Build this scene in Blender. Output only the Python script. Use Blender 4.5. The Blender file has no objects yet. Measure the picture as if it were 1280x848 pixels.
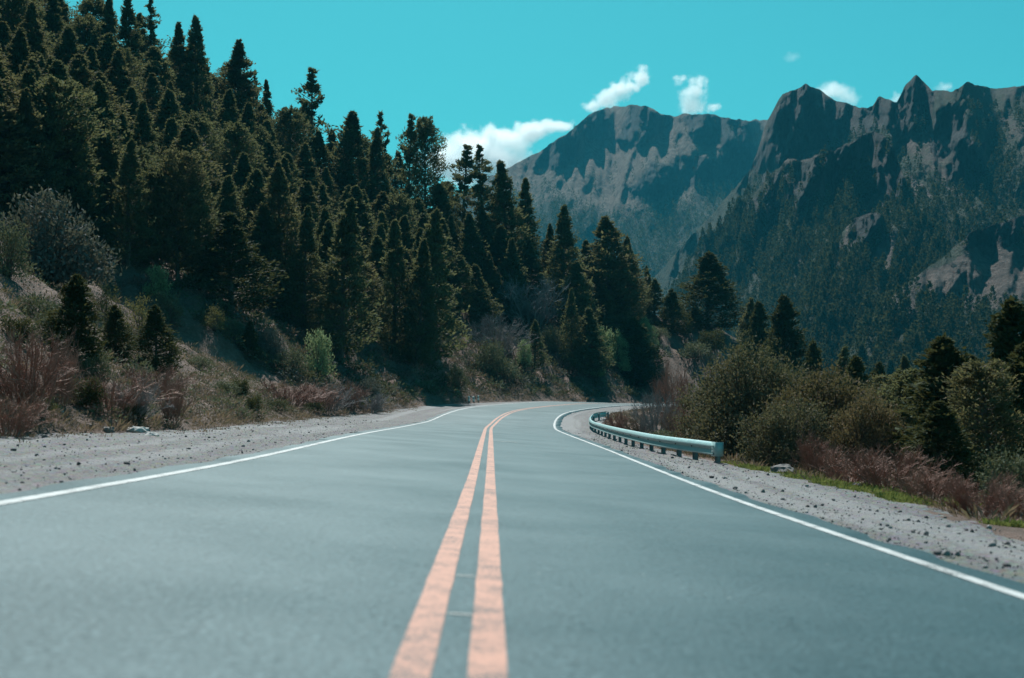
import bpy, math, random
import numpy as np
from mathutils import Vector

R = math.radians
rng = np.random.default_rng(7)
random.seed(7)

# ------------------------------------------------------------------ camera
F, HZ, H = 1778.0, 524.0, 1.0            # focal length (px of a 1280 frame), horizon row, eye height
sc = bpy.context.scene
col = sc.collection
cam = bpy.data.cameras.new('camera')
cam.sensor_width = 36.0
cam.lens = F * 36.0 / 1280.0
cam.shift_y = (HZ - 424.0) / 1280.0
cam.clip_start, cam.clip_end = 0.1, 20000.0
cam.dof.use_dof = True
cam.dof.focus_distance = 62.0
cam.dof.aperture_fstop = 1.9
camo = bpy.data.objects.new('camera', cam)
camo.location = (0, 0, H)
camo.rotation_euler = (R(90), 0, 0)
col.objects.link(camo)
sc.camera = camo

# ------------------------------------------------------------------ sky, sun, exposure
SUN_AZ, SUN_EL = -10.0, 53.0             # degrees right of the view axis, degrees up
world = bpy.data.worlds.new('World')
sc.world = world
world.use_nodes = True
wn, wl = world.node_tree.nodes, world.node_tree.links
wn.clear()
wout = wn.new('ShaderNodeOutputWorld')
wbg = wn.new('ShaderNodeBackground')
sky = wn.new('ShaderNodeTexSky')
sky.sky_type = 'NISHITA'
sky.sun_disc = False
sky.sun_elevation = R(SUN_EL)
sky.sun_rotation = R(SUN_AZ)
sky.altitude = 900
sky.air_density = 1.0
sky.dust_density = 2.0
sky.ozone_density = 1.0
tint = wn.new('ShaderNodeMixRGB')
tint.blend_type = 'MULTIPLY'
tint.inputs[0].default_value = 1.0
tint.inputs[2].default_value = (0.19, 1.02, 0.84, 1)
wl.new(sky.outputs[0], tint.inputs[1])
wl.new(tint.outputs[0], wbg.inputs[0])
wl.new(wbg.outputs[0], wout.inputs[0])
wbg.inputs[1].default_value = 0.060

sun = bpy.data.lights.new('sun', 'SUN')
sun.energy = 4.2
sun.angle = R(0.55)
sun.color = (1.0, 0.97, 0.94)
suno = bpy.data.objects.new('sun', sun)
sd = Vector((math.sin(R(SUN_AZ)) * math.cos(R(SUN_EL)), math.cos(R(SUN_AZ)) * math.cos(R(SUN_EL)), math.sin(R(SUN_EL))))
suno.rotation_euler = sd.to_track_quat('Z', 'Y').to_euler()
suno.location = (0, 0, 60)
col.objects.link(suno)

sc.view_settings.view_transform = 'Standard'
sc.view_settings.look = 'None'
sc.view_settings.gamma = 1.0
sc.view_settings.exposure = 0.80
sc.render.engine = 'CYCLES'
sc.cycles.max_bounces = 12
sc.cycles.diffuse_bounces = 3
sc.cycles.transmission_bounces = 4
sc.cycles.volume_bounces = 12
sc.cycles.transparent_max_bounces = 8
sc.cycles.use_denoising = True

# ------------------------------------------------------------------ helpers
def hash3(ix, iy, iz, seed):
    h = (ix.astype(np.int64) * 374761393 + iy.astype(np.int64) * 668265263 + iz.astype(np.int64) * 2147483647 + seed * 974634777) & 0xFFFFFFFF
    h = ((h ^ (h >> 13)) * 1274126177) & 0xFFFFFFFF
    h = h ^ (h >> 16)
    return (h & 0xFFFFFF) / float(0xFFFFFF)

def vnoise(x, y, z, seed=0):
    x, y, z = np.broadcast_arrays(np.asarray(x, float), np.asarray(y, float), np.asarray(z, float))
    ix, iy, iz = np.floor(x).astype(np.int64), np.floor(y).astype(np.int64), np.floor(z).astype(np.int64)
    fx, fy, fz = x - ix, y - iy, z - iz
    fx, fy, fz = fx * fx * (3 - 2 * fx), fy * fy * (3 - 2 * fy), fz * fz * (3 - 2 * fz)
    r = 0
    for a in (0, 1):
        for b in (0, 1):
            for c in (0, 1):
                w = (fx if a else 1 - fx) * (fy if b else 1 - fy) * (fz if c else 1 - fz)
                r = r + w * hash3(ix + a, iy + b, iz + c, seed)
    return r * 2 - 1

def fbm(x, y, z=0.0, octv=4, seed=0):
    r, a, f = 0, 0.5, 1.0
    for i in range(octv):
        r = r + a * vnoise(np.asarray(x) * f, np.asarray(y) * f, np.asarray(z) * f, seed + i)
        a *= 0.5
        f *= 2.03
    return r

def sstep(a, b, x):
    t = np.clip((np.asarray(x, float) - a) / (b - a), 0, 1)
    return t * t * (3 - 2 * t)

def new_mesh(name, V, faces, mat=None, smooth=False, attrs=None):
    """V (n,3), faces (m,k) array, all faces with k corners"""
    me = bpy.data.meshes.new(name)
    V = np.ascontiguousarray(V, dtype=np.float32)
    faces = np.ascontiguousarray(faces, dtype=np.int32)
    m, k = faces.shape
    me.vertices.add(len(V))
    me.vertices.foreach_set('co', V.ravel())
    me.loops.add(m * k)
    me.loops.foreach_set('vertex_index', faces.ravel())
    me.polygons.add(m)
    me.polygons.foreach_set('loop_start', np.arange(0, m * k, k, dtype=np.int32))
    me.polygons.foreach_set('loop_total', np.full(m, k, dtype=np.int32))
    if smooth:
        me.polygons.foreach_set('use_smooth', np.ones(m, dtype=bool))
    if attrs:
        for an, av in attrs.items():
            at = me.attributes.new(an, 'FLOAT', 'POINT')
            at.data.foreach_set('value', np.ascontiguousarray(av, dtype=np.float32).ravel())
    me.update()
    me.validate()
    if mat:
        me.materials.append(mat)
    return me

def link(name, me, parent=None, loc=None):
    o = bpy.data.objects.new(name, me)
    col.objects.link(o)
    if parent:
        o.parent = parent
    if loc is not None:
        o.location = loc
    return o

def tag(o, label=None, cat=None, group=None, kind=None):
    if label: o['label'] = label
    if cat: o['category'] = cat
    if group: o['group'] = group
    if kind: o['kind'] = kind
    return o

def grid_faces(nr, nc):
    i = np.arange(nr - 1)[:, None] * nc + np.arange(nc - 1)[None, :]
    return np.stack([i, i + 1, i + nc + 1, i + nc], -1).reshape(-1, 4)

def quads_mesh(name, Q, mat):
    n = len(Q)
    return new_mesh(name, Q.reshape(-1, 3), np.arange(n * 4).reshape(n, 4), mat)

def tubes(P0, P1, r0, r1, sides=4):
    """separate tapered prisms, (n,3) ends and (n,) radii -> quads (n*sides,4,3)"""
    P0, P1 = np.asarray(P0, float), np.asarray(P1, float)
    r0 = np.broadcast_to(r0, (len(P0),)); r1 = np.broadcast_to(r1, (len(P0),))
    d = P1 - P0
    d = d / (np.linalg.norm(d, axis=1, keepdims=True) + 1e-9)
    ref = np.where(np.abs(d[:, 2:3]) > .9, np.array([[1., 0, 0]]), np.array([[0., 0, 1]]))
    u = np.cross(d, ref); u /= np.linalg.norm(u, axis=1, keepdims=True) + 1e-9
    v = np.cross(d, u)
    qs = []
    for k in range(sides):
        a0, a1 = 2 * math.pi * k / sides, 2 * math.pi * (k + 1) / sides
        c0 = math.cos(a0) * u + math.sin(a0) * v
        c1 = math.cos(a1) * u + math.sin(a1) * v
        qs.append(np.stack([P0 + c0 * r0[:, None], P0 + c1 * r0[:, None], P1 + c1 * r1[:, None], P1 + c0 * r1[:, None]], 1))
    return np.concatenate(qs, 0)

def leaves(P, D, length, width, g):
    """quads at P pointing along D with a random roll"""
    n = len(P)
    D = D / (np.linalg.norm(D, axis=1, keepdims=True) + 1e-9)
    W = np.cross(D, g.normal(size=(n, 3)))
    W /= np.linalg.norm(W, axis=1, keepdims=True) + 1e-9
    l = length * g.uniform(.6, 1.3, n)[:, None]
    w = width * g.uniform(.6, 1.3, n)[:, None]
    a = P - D * l * .35
    b = P + D * l * .1
    c = P + D * l * .65
    return np.stack([a, b + W * w * .5, c, b - W * w * .5], 1)

# ------------------------------------------------------------------ materials
def mat_new(name):
    m = bpy.data.materials.new(name)
    m.use_nodes = True
    n = m.node_tree.nodes
    l = m.node_tree.links
    return m, n, l, n['Principled BSDF']

def ramp(n, stops, interp='LINEAR'):
    r = n.new('ShaderNodeValToRGB')
    e = r.color_ramp.elements
    r.color_ramp.interpolation = interp
    while len(e) > 1:
        e.remove(e[-1])
    e[0].position = stops[0][0]; e[0].color = (*stops[0][1], 1)
    for p, c in stops[1:]:
        x = e.new(p); x.color = (*c, 1)
    return r

def noise_node(n, scale, detail=4, rough=.6, coord=None, l=None, dist=0.0):
    t = n.new('ShaderNodeTexNoise')
    t.inputs['Scale'].default_value = scale
    t.inputs['Detail'].default_value = detail
    t.inputs['Roughness'].default_value = rough
    t.inputs['Distortion'].default_value = dist
    if coord is not None:
        l.new(coord, t.inputs['Vector'])
    return t

def mix(n, l, fac, a, b, mode='MIX'):
    m = n.new('ShaderNodeMixRGB')
    m.blend_type = mode
    for i, v in ((0, fac), (1, a), (2, b)):
        if isinstance(v, (int, float)):
            m.inputs[i].default_value = v
        elif isinstance(v, tuple):
            m.inputs[i].default_value = (*v, 1)
        else:
            l.new(v, m.inputs[i])
    return m.outputs[0]

def math_node(n, l, op, a, b=0.0, clamp=False):
    m = n.new('ShaderNodeMath')
    m.operation = op
    m.use_clamp = clamp
    for i, v in ((0, a), (1, b)):
        if isinstance(v, (int, float)):
            m.inputs[i].default_value = v
        else:
            l.new(v, m.inputs[i])
    return m.outputs[0]

def leaf_mat(name, stops, trans=.22, spec=.12, rough=.85):
    """foliage: random tone per leaf and per plant, a little light through the leaf"""
    m, n, l, p = mat_new(name)
    geo = n.new('ShaderNodeNewGeometry')
    oi = n.new('ShaderNodeObjectInfo')
    tc = n.new('ShaderNodeTexCoord')
    nz = noise_node(n, 1.1, 2, .6, tc.outputs['Object'], l)
    a = math_node(n, l, 'MULTIPLY', geo.outputs['Random Per Island'], .45)
    b = math_node(n, l, 'MULTIPLY', oi.outputs['Random'], .3)
    c = math_node(n, l, 'MULTIPLY', nz.outputs['Fac'], .5)
    s = math_node(n, l, 'ADD', math_node(n, l, 'ADD', a, b), math_node(n, l, 'SUBTRACT', c, .13), True)
    r = ramp(n, stops)
    l.new(s, r.inputs[0])
    l.new(r.outputs[0], p.inputs['Base Color'])
    p.inputs['Roughness'].default_value = rough
    p.inputs['Specular IOR Level'].default_value = spec
    t = n.new('ShaderNodeBsdfTranslucent')
    tc2 = mix(n, l, .5, r.outputs[0], (.16, .15, .05))
    l.new(tc2, t.inputs[0])
    ms = n.new('ShaderNodeMixShader')
    ms.inputs[0].default_value = trans
    l.new(p.outputs[0], ms.inputs[1]); l.new(t.outputs[0], ms.inputs[2])
    l.new(ms.outputs[0], n['Material Output'].inputs[0])
    return m

M = {}
M['conifer'] = leaf_mat('conifer_needles', [(0, (.036, .052, .034)), (.45, (.075, .096, .055)), (.8, (.14, .148, .076)), (1, (.19, .18, .10))], .42)
M['conifer_brown'] = leaf_mat('conifer_needles_bronze', [(0, (.040, .050, .034)), (.5, (.09, .092, .054)), (.85, (.18, .146, .08)), (1, (.25, .18, .10))], .42)
M['far_conifer'] = leaf_mat('far_conifer_needles', [(0, (.012, .022, .015)), (.5, (.024, .038, .022)), (1, (.046, .058, .032))], .25, 0.0)
M['juniper'] = leaf_mat('juniper_needles', [(0, (.018, .028, .014)), (.5, (.035, .050, .022)), (1, (.07, .08, .03))])
M['pale_leaf'] = leaf_mat('pale_green_leaf', [(0, (.10, .15, .08)), (.5, (.22, .31, .16)), (1, (.38, .46, .28))], .4)
M['grey_leaf'] = leaf_mat('grey_leaf', [(0, (.06, .07, .07)), (.5, (.12, .13, .125)), (1, (.20, .19, .16))], .2)
M['sage_leaf'] = leaf_mat('sage_leaf', [(0, (.05, .065, .045)), (.5, (.11, .13, .085)), (1, (.20, .20, .13))], .22)
M['olive_leaf'] = leaf_mat('olive_leaf', [(0, (.036, .038, .026)), (.45, (.105, .098, .064)), (.8, (.20, .175, .115)), (1, (.31, .26, .18))], .25)
M['yellow_leaf'] = leaf_mat('yellow_green_leaf', [(0, (.06, .07, .025)), (.5, (.14, .13, .05)), (1, (.26, .21, .09))], .3)
M['brown_leaf'] = leaf_mat('bronze_leaf', [(0, (.045, .038, .024)), (.45, (.12, .09, .054)), (1, (.29, .195, .115))], .25)
M['grass'] = leaf_mat('green_grass_blade', [(0, (.07, .11, .03)), (.5, (.15, .20, .05)), (1, (.26, .28, .09))], .35)
M['dry'] = leaf_mat('dry_undergrowth', [(0, (.06, .065, .045)), (.25, (.13, .12, .085)), (.5, (.24, .155, .12)), (.8, (.32, .215, .17)), (1, (.36, .31, .24))], .25)
M['dark_mound'] = leaf_mat('dark_mound_leaf', [(0, (.03, .036, .026)), (.5, (.06, .07, .045)), (1, (.12, .13, .08))], .2)
M['rosy'] = leaf_mat('rosy_heath', [(0, (.08, .055, .05)), (.5, (.17, .115, .10)), (1, (.28, .20, .17))], .15)
M['red_twig'] = leaf_mat('red_twig', [(0, (.12, .060, .048)), (.5, (.28, .145, .112)), (1, (.46, .29, .22))], .08, rough=.6)
M['grey_twig'] = leaf_mat('grey_twig', [(0, (.10, .095, .095)), (.5, (.22, .20, .20)), (1, (.36, .33, .32))], .05)
M['blue_twig'] = leaf_mat('lichen_twig', [(0, (.06, .075, .085)), (.5, (.12, .14, .15)), (1, (.22, .24, .24))], .05)

def bark_mat():
    m, n, l, p = mat_new('bark')
    tc = n.new('ShaderNodeTexCoord')
    mp = n.new('ShaderNodeMapping'); mp.inputs['Scale'].default_value = (6, 6, 1)
    l.new(tc.outputs['Object'], mp.inputs[0])
    nz = noise_node(n, 2.5, 5, .65, mp.outputs[0], l)
    r = ramp(n, [(.3, (.04, .03, .024)), (.7, (.14, .11, .09))])
    l.new(nz.outputs['Fac'], r.inputs[0]); l.new(r.outputs[0], p.inputs['Base Color'])
    b = n.new('ShaderNodeBump'); b.inputs['Strength'].default_value = .6
    l.new(nz.outputs['Fac'], b.inputs['Height']); l.new(b.outputs[0], p.inputs['Normal'])
    p.inputs['Roughness'].default_value = .9
    return m
M['bark'] = bark_mat()

def asphalt_mat():
    m, n, l, p = mat_new('asphalt')
    tc = n.new('ShaderNodeTexCoord')
    fine = noise_node(n, 70, 3, .7, tc.outputs['Object'], l)
    vor = n.new('ShaderNodeTexVoronoi'); vor.inputs['Scale'].default_value = 55
    l.new(tc.outputs['Object'], vor.inputs['Vector'])
    big = noise_node(n, .35, 4, .55, tc.outputs['Object'], l)
    at = n.new('ShaderNodeAttribute'); at.attribute_name = 'wear'
    r = ramp(n, [(.34, (.004, .014, .018)), (.50, (.011, .038, .047)), (.66, (.045, .095, .108))])
    l.new(fine.outputs['Fac'], r.inputs[0])
    agg = ramp(n, [(0, (1.5, 1.5, 1.5)), (.35, (1, 1, 1)), (.7, (.72, .72, .72))])
    l.new(vor.outputs['Distance'], agg.inputs[0])
    c = mix(n, l, 1.0, r.outputs[0], agg.outputs[0], 'MULTIPLY')
    br = ramp(n, [(.3, (.86, .86, .86)), (.7, (1.12, 1.12, 1.12))])
    l.new(big.outputs['Fac'], br.inputs[0])
    c = mix(n, l, 1.0, c, br.outputs[0], 'MULTIPLY')
    grain = noise_node(n, 38, 4, .75, tc.outputs['Object'], l)
    gr = ramp(n, [(.33, (.5, .5, .5)), (.5, (.9, .9, .9)), (.68, (1.7, 1.7, 1.7))])
    l.new(grain.outputs['Fac'], gr.inputs[0])
    c = mix(n, l, 1.0, c, gr.outputs[0], 'MULTIPLY')
    rg_ = ramp(n, [(.35, (.42, .42, .42)), (.65, (.54, .54, .54))])
    l.new(math_node(n, l, 'ADD', math_node(n, l, 'MULTIPLY', grain.outputs['Fac'], .6), math_node(n, l, 'MULTIPLY', big.outputs['Fac'], .4)), rg_.inputs[0])
    l.new(rg_.outputs[0], p.inputs['Roughness'])
    sg = ramp(n, [(.34, (.15, .15, .15)), (.50, (.36, .36, .36)), (.66, (.62, .62, .62))])
    l.new(math_node(n, l, 'ADD', math_node(n, l, 'MULTIPLY', grain.outputs['Fac'], .75), math_node(n, l, 'MULTIPLY', big.outputs['Fac'], .25)), sg.inputs[0])
    l.new(sg.outputs[0], p.inputs['Specular IOR Level'])
    c = mix(n, l, at.outputs['Fac'], c, (.030, .060, .068))
    sp = n.new('ShaderNodeTexVoronoi'); sp.inputs['Scale'].default_value = 2.6
    l.new(tc.outputs['Object'], sp.inputs['Vector'])
    spk = math_node(n, l, 'LESS_THAN', sp.outputs['Distance'], .022)
    c = mix(n, l, math_node(n, l, 'MULTIPLY', spk, .8), c, (.55, .55, .52))
    l.new(c, p.inputs['Base Color'])
    p.inputs['Roughness'].default_value = .57
    p.inputs['Specular IOR Level'].default_value = .48
    p.inputs['Sheen Weight'].default_value = .12
    p.inputs['Sheen Roughness'].default_value = .2
    p.inputs['Sheen Tint'].default_value = (.85, .98, 1.0, 1)
    p.inputs['Specular Tint'].default_value = (.66, .93, 1.0, 1)
    b = n.new('ShaderNodeBump'); b.inputs['Strength'].default_value = .07; b.inputs['Distance'].default_value = .006
    l.new(math_node(n, l, 'ADD', fine.outputs['Fac'], grain.outputs['Fac']), b.inputs['Height']); l.new(b.outputs[0], p.inputs['Normal'])
    return m
M['asphalt'] = asphalt_mat()

def paint_mat(name, colr, worn):
    m, n, l, p = mat_new(name)
    tc = n.new('ShaderNodeTexCoord')
    fine = noise_node(n, 60, 3, .7, tc.outputs['Object'], l)
    mid = noise_node(n, 3.0, 5, .7, tc.outputs['Object'], l)
    s = math_node(n, l, 'ADD', math_node(n, l, 'MULTIPLY', fine.outputs['Fac'], .6), math_node(n, l, 'MULTIPLY', mid.outputs['Fac'], .5))
    r = ramp(n, [(worn, (.07, .075, .077)), (worn + .10, colr), (.75, tuple(min(1, c * 1.12) for c in colr))])
    l.new(s, r.inputs[0]); l.new(r.outputs[0], p.inputs['Base Color'])
    p.inputs['Roughness'].default_value = .6
    p.inputs['Specular IOR Level'].default_value = .18
    b = n.new('ShaderNodeBump'); b.inputs['Strength'].default_value = .25; b.inputs['Distance'].default_value = .004
    l.new(fine.outputs['Fac'], b.inputs['Height']); l.new(b.outputs[0], p.inputs['Normal'])
    return m
M['white_paint'] = paint_mat('white_road_paint', (.44, .46, .46), .44)
M['orange_paint'] = paint_mat('orange_road_paint', (.45, .235, .175), .45)
M['faint_paint'] = paint_mat('faint_road_paint', (.42, .42, .40), .40)

def gravel_mat():
    m, n, l, p = mat_new('gravel')
    tc = n.new('ShaderNodeTexCoord')
    fine = noise_node(n, 22, 5, .75, tc.outputs['Object'], l)
    vor = n.new('ShaderNodeTexVoronoi'); vor.inputs['Scale'].default_value = 16
    l.new(tc.outputs['Object'], vor.inputs['Vector'])
    big = noise_node(n, .5, 5, .6, tc.outputs['Object'], l)
    r = ramp(n, [(.3, (.05, .053, .058)), (.55, (.105, .110, .115)), (.75, (.20, .205, .21))])
    l.new(fine.outputs['Fac'], r.inputs[0])
    vr = ramp(n, [(.0, (.6, .6, .6)), (.12, (1, 1, 1)), (.6, (1.05, 1.03, 1.0))])
    l.new(vor.outputs['Distance'], vr.inputs[0])
    c = mix(n, l, 1.0, r.outputs[0], vr.outputs[0], 'MULTIPLY')
    cc = mix(n, l, .35, c, vor.outputs['Color'], 'SOFT_LIGHT')
    br = ramp(n, [(.3, (.78, .76, .76)), (.7, (1.1, 1.06, 1.04))])
    l.new(big.outputs['Fac'], br.inputs[0])
    c = mix(n, l, 1.0, cc, br.outputs[0], 'MULTIPLY')
    rut = n.new('ShaderNodeAttribute'); rut.attribute_name = 'rut'
    c = mix(n, l, math_node(n, l, 'MULTIPLY', rut.outputs['Fac'], .6), c, (.20, .205, .21))
    l.new(c, p.inputs['Base Color'])
    p.inputs['Roughness'].default_value = .85
    b = n.new('ShaderNodeBump'); b.inputs['Strength'].default_value = .9; b.inputs['Distance'].default_value = .03
    l.new(math_node(n, l, 'ADD', fine.outputs['Fac'], vor.outputs['Distance']), b.inputs['Height'])
    l.new(b.outputs[0], p.inputs['Normal'])
    return m
M['gravel'] = gravel_mat()

def soil_mat():
    m, n, l, p = mat_new('hillside_soil')
    tc = n.new('ShaderNodeTexCoord')
    a = noise_node(n, .45, 6, .65, tc.outputs['Object'], l)
    f = noise_node(n, 5, 6, .7, tc.outputs['Object'], l)
    r = ramp(n, [(.3, (.06, .048, .038)), (.48, (.125, .088, .072)), (.6, (.18, .128, .108)), (.75, (.25, .20, .17))])
    s = math_node(n, l, 'ADD', math_node(n, l, 'MULTIPLY', a.outputs['Fac'], .55), math_node(n, l, 'MULTIPLY', f.outputs['Fac'], .45))
    l.new(s, r.inputs[0])
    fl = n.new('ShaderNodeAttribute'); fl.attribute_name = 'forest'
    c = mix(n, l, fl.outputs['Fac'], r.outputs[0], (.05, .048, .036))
    l.new(c, p.inputs['Base Color'])
    p.inputs['Roughness'].default_value = .95
    p.inputs['Specular IOR Level'].default_value = .2
    b = n.new('ShaderNodeBump'); b.inputs['Strength'].default_value = 1.0; b.inputs['Distance'].default_value = .35
    l.new(s, b.inputs['Height']); l.new(b.outputs[0], p.inputs['Normal'])
    return m
M['soil'] = soil_mat()

def mountain_mat(name, scale, rock, scree, green, patchy=2.2):
    m, n, l, p = mat_new(name)
    tc = n.new('ShaderNodeTexCoord')
    a = noise_node(n, .02 * scale, 8, .68, tc.outputs['Object'], l)
    mp = n.new('ShaderNodeMapping'); mp.inputs['Scale'].default_value = (1, 1, .22)
    l.new(tc.outputs['Object'], mp.inputs[0])
    st = noise_node(n, .05 * scale, 8, .7, mp.outputs[0], l)
    f = noise_node(n, .16 * scale, 6, .75, tc.outputs['Object'], l)
    cl = n.new('ShaderNodeAttribute'); cl.attribute_name = 'cliff'
    vg = n.new('ShaderNodeAttribute'); vg.attribute_name = 'veg'
    rs = ramp(n, [(.3, scree[0]), (.5, scree[1]), (.7, scree[2])])
    l.new(f.outputs['Fac'], rs.inputs[0])
    rr = ramp(n, [(.3, rock[0]), (.5, rock[1]), (.7, rock[2])])
    l.new(st.outputs['Fac'], rr.inputs[0])
    rg = ramp(n, [(.3, green[0]), (.55, green[1]), (.75, green[2])])
    l.new(f.outputs['Fac'], rg.inputs[0])
    vs = math_node(n, l, 'MULTIPLY', math_node(n, l, 'SUBTRACT', math_node(n, l, 'ADD', vg.outputs['Fac'], math_node(n, l, 'MULTIPLY', math_node(n, l, 'SUBTRACT', f.outputs['Fac'], .5), patchy)), .35), 3.5, True)
    c = mix(n, l, vs, rs.outputs[0], rg.outputs[0])
    c = mix(n, l, cl.outputs['Fac'], c, rr.outputs[0])
    l.new(c, p.inputs['Base Color'])
    p.inputs['Roughness'].default_value = .95
    p.inputs['Specular IOR Level'].default_value = .15
    b = n.new('ShaderNodeBump'); b.inputs['Strength'].default_value = 1.0; b.inputs['Distance'].default_value = 13.0 / scale
    hh = math_node(n, l, 'ADD', math_node(n, l, 'MULTIPLY', st.outputs['Fac'], 1.2), f.outputs['Fac'])
    l.new(hh, b.inputs['Height']); l.new(b.outputs[0], p.inputs['Normal'])
    return m

def simple_mat(name, colr, rough, metal=0.0, var=.15, scale=8):
    m, n, l, p = mat_new(name)
    tc = n.new('ShaderNodeTexCoord')
    nz = noise_node(n, scale, 5, .65, tc.outputs['Object'], l)
    r = ramp(n, [(.3, tuple(c * (1 - var) for c in colr)), (.7, tuple(min(1, c * (1 + var)) for c in colr))])
    l.new(nz.outputs['Fac'], r.inputs[0]); l.new(r.outputs[0], p.inputs['Base Color'])
    rr = ramp(n, [(.3, (rough * .85,) * 3), (.7, (min(1, rough * 1.15),) * 3)])
    l.new(nz.outputs['Fac'], rr.inputs[0]); l.new(rr.outputs[0], p.inputs['Roughness'])
    p.inputs['Metallic'].default_value = metal
    b = n.new('ShaderNodeBump'); b.inputs['Strength'].default_value = .15; b.inputs['Distance'].default_value = .01
    l.new(nz.outputs['Fac'], b.inputs['Height']); l.new(b.outputs[0], p.inputs['Normal'])
    return m
M['steel'] = simple_mat('galvanised_steel', (.30, .47, .47), .40, .1)
M['post_steel'] = simple_mat('weathered_post_steel', (.15, .20, .20), .6, .2)
M['bolt'] = simple_mat('rusty_bolt', (.10, .07, .05), .7, .5)
M['marker_white'] = simple_mat('marker_white_paint', (.78, .78, .75), .6)
M['marker_dark'] = simple_mat('marker_dark_base', (.06, .06, .06), .7)
M['rock'] = simple_mat('grey_rock', (.15, .14, .135), .9, 0, .4, 3)
M['pale_rock'] = simple_mat('pale_rock', (.40, .39, .38), .85, 0, .25, 4)
M['dark_rock'] = simple_mat('dark_rock', (.12, .11, .11), .9, 0, .3, 4)

# ------------------------------------------------------------------ the road line (stations every half metre)
TH0, X0, S1, S2, KAP = -.0146, -.055, 59.78, 420.0, .0559
BANK0, BANK1, WL, WR = .0694, .0532, 3.52, 3.48
DS = .5
S = np.arange(-30, 420, DS)
kap = KAP * np.clip((S - S1) / (S2 - S1), 0, 1)
kap = np.where(S > 156, .0150, kap)
th = np.concatenate([[0], np.cumsum(kap[1:] * DS)])
th = np.minimum(th, R(96)) + TH0
i6 = int(np.argmin(np.abs(S + 6)))
RX = np.cumsum(np.sin(th) * DS); RX = RX - RX[i6] + X0
RY = np.cumsum(np.cos(th) * DS); RY = RY - RY[i6] - 6
RZ = np.interp(S, [20, 40, 60, 80, 100, 130, 200, 420], [.095, .312, .454, .631, 1.534, 2.419, 2.35, 0.5])
ker = np.hanning(41); ker /= ker.sum()
RZ = np.convolve(np.pad(RZ, 20, mode='edge'), ker, 'valid')
BK = BANK0 + (BANK1 - BANK0) * sstep(30, 70, S)

def at_s(s, o=0.0):
    """point on the road plane at station s and offset o (right positive)"""
    s = np.asarray(s, float)
    x, y, z, t, b = (np.interp(s, S, a) for a in (RX, RY, RZ, th, BK))
    return x + o * np.cos(t), y - o * np.sin(t), z - b * o

def road_coords(x, y):
    """nearest station and signed offset"""
    x, y = np.asarray(x, float), np.asarray(y, float)
    sh = x.shape
    x, y = x.ravel(), y.ravel()
    so, oo = np.empty(len(x)), np.empty(len(x))
    rx, ry = RX[::2], RY[::2]
    for i in range(0, len(x), 20000):
        dx = x[i:i + 20000, None] - rx[None]
        dy = y[i:i + 20000, None] - ry[None]
        k = np.argmin(dx * dx + dy * dy, 1)
        j = np.arange(len(k))
        t = th[::2][k]
        along = dx[j, k] * np.sin(t) + dy[j, k] * np.cos(t)
        so[i:i + 20000] = S[::2][k] + np.clip(along, -1, 1)
        oo[i:i + 20000] = dx[j, k] * np.cos(t) - dy[j, k] * np.sin(t)
    return so.reshape(sh), oo.reshape(sh)

EDGE = 3.85
SH_L = .045                                # the left gravel rises a little away from the road

FOOT_S = [-30, 0, 27, 32, 37, 51, 66, 80, 90, 100, 110, 117, 130, 420]
FOOT_O = [9.6, 9.4, 9.2, 8.2, 7.7, 8.3, 9.0, 9.6, 7.5, 7.0, 6.6, 6.0, 5.0, 5.0]
SHR_S = [-30, 10, 16, 24, 34, 40, 46, 72, 100, 420]
SHR_O = [6.0, 6.0, 6.2, 6.7, 6.2, 5.9, 5.5, 6.3, 6.4, 6.4]

def shoulder_z(s, o):
    """the graded surface: road plane and its gravel shoulders"""
    z0, b = np.interp(s, S, RZ), np.interp(s, S, BK)
    oc = np.clip(o, -EDGE, 40)
    z = z0 - b * np.minimum(oc, 9) - .03 * np.maximum(oc - 9, 0)
    return z + np.maximum(-o - EDGE, 0) * SH_L

RIDGE_PX = [-600, 0, 100, 150, 240, 300, 390, 480, 550, 640, 700, 760, 800, 840, 880, 915, 940, 965, 1000, 1060, 1200, 2200]
RIDGE_PY = [-200, -60, 70, 100, 135, 165, 205, 255, 290, 325, 352, 372, 388, 400, 406, 418, 436, 452, 485, 530, 580, 600]

def slope_z(x, y):
    s, o = road_coords(x, y)
    foot = np.interp(s, FOOT_S, FOOT_O)
    d = np.maximum(-o - foot, 0)
    base = shoulder_z(s, np.maximum(o, -foot))
    cut = sstep(75, 105, s)                 # the steep cutting round the bend
    d0 = np.minimum(d, 7.0)
    z = base + d0 * (.50 + .27 * cut) + np.maximum(d - 7, 0) * .62 + .16 * np.maximum(d - 22, 0)
    # gullies and lumps
    lump = fbm(x * .10, y * .10, 0, 4, 11) * 2.2 + fbm(x * .5, y * .5, 0, 3, 23) * .55
    lump = lump + (.5 - np.abs(fbm(x * .35 + 7, y * .35, 0, 4, 29)) * 2.2) * .9 * (.5 + cut)
    z = z + lump * sstep(0.3, 9 - 5 * cut, d) + .22 * fbm(x * 1.6, y * 1.6, 0, 3, 37) * sstep(.3, 3, d)
    rib = np.abs(fbm(x * .16 + 9, y * .05, 0, 3, 41)) * -3.0 * cut * sstep(.5, 3, d) * (1 - sstep(10, 22, d))
    z = z + rib
    # the valley side on the right
    shr = np.interp(s, SHR_S, SHR_O)
    e = np.maximum(o - shr, 0)
    drop = .05 * np.minimum(e, 3) + .20 * np.clip(e - 3, 0, 10) + .33 * np.clip(e - 13, 0, 60) + .05 * np.maximum(e - 73, 0)
    z = z - drop + fbm(x * .3, y * .3, 0, 3, 5) * .35 * sstep(.2, 2.5, e)
    return z, s, o, d, e

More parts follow.
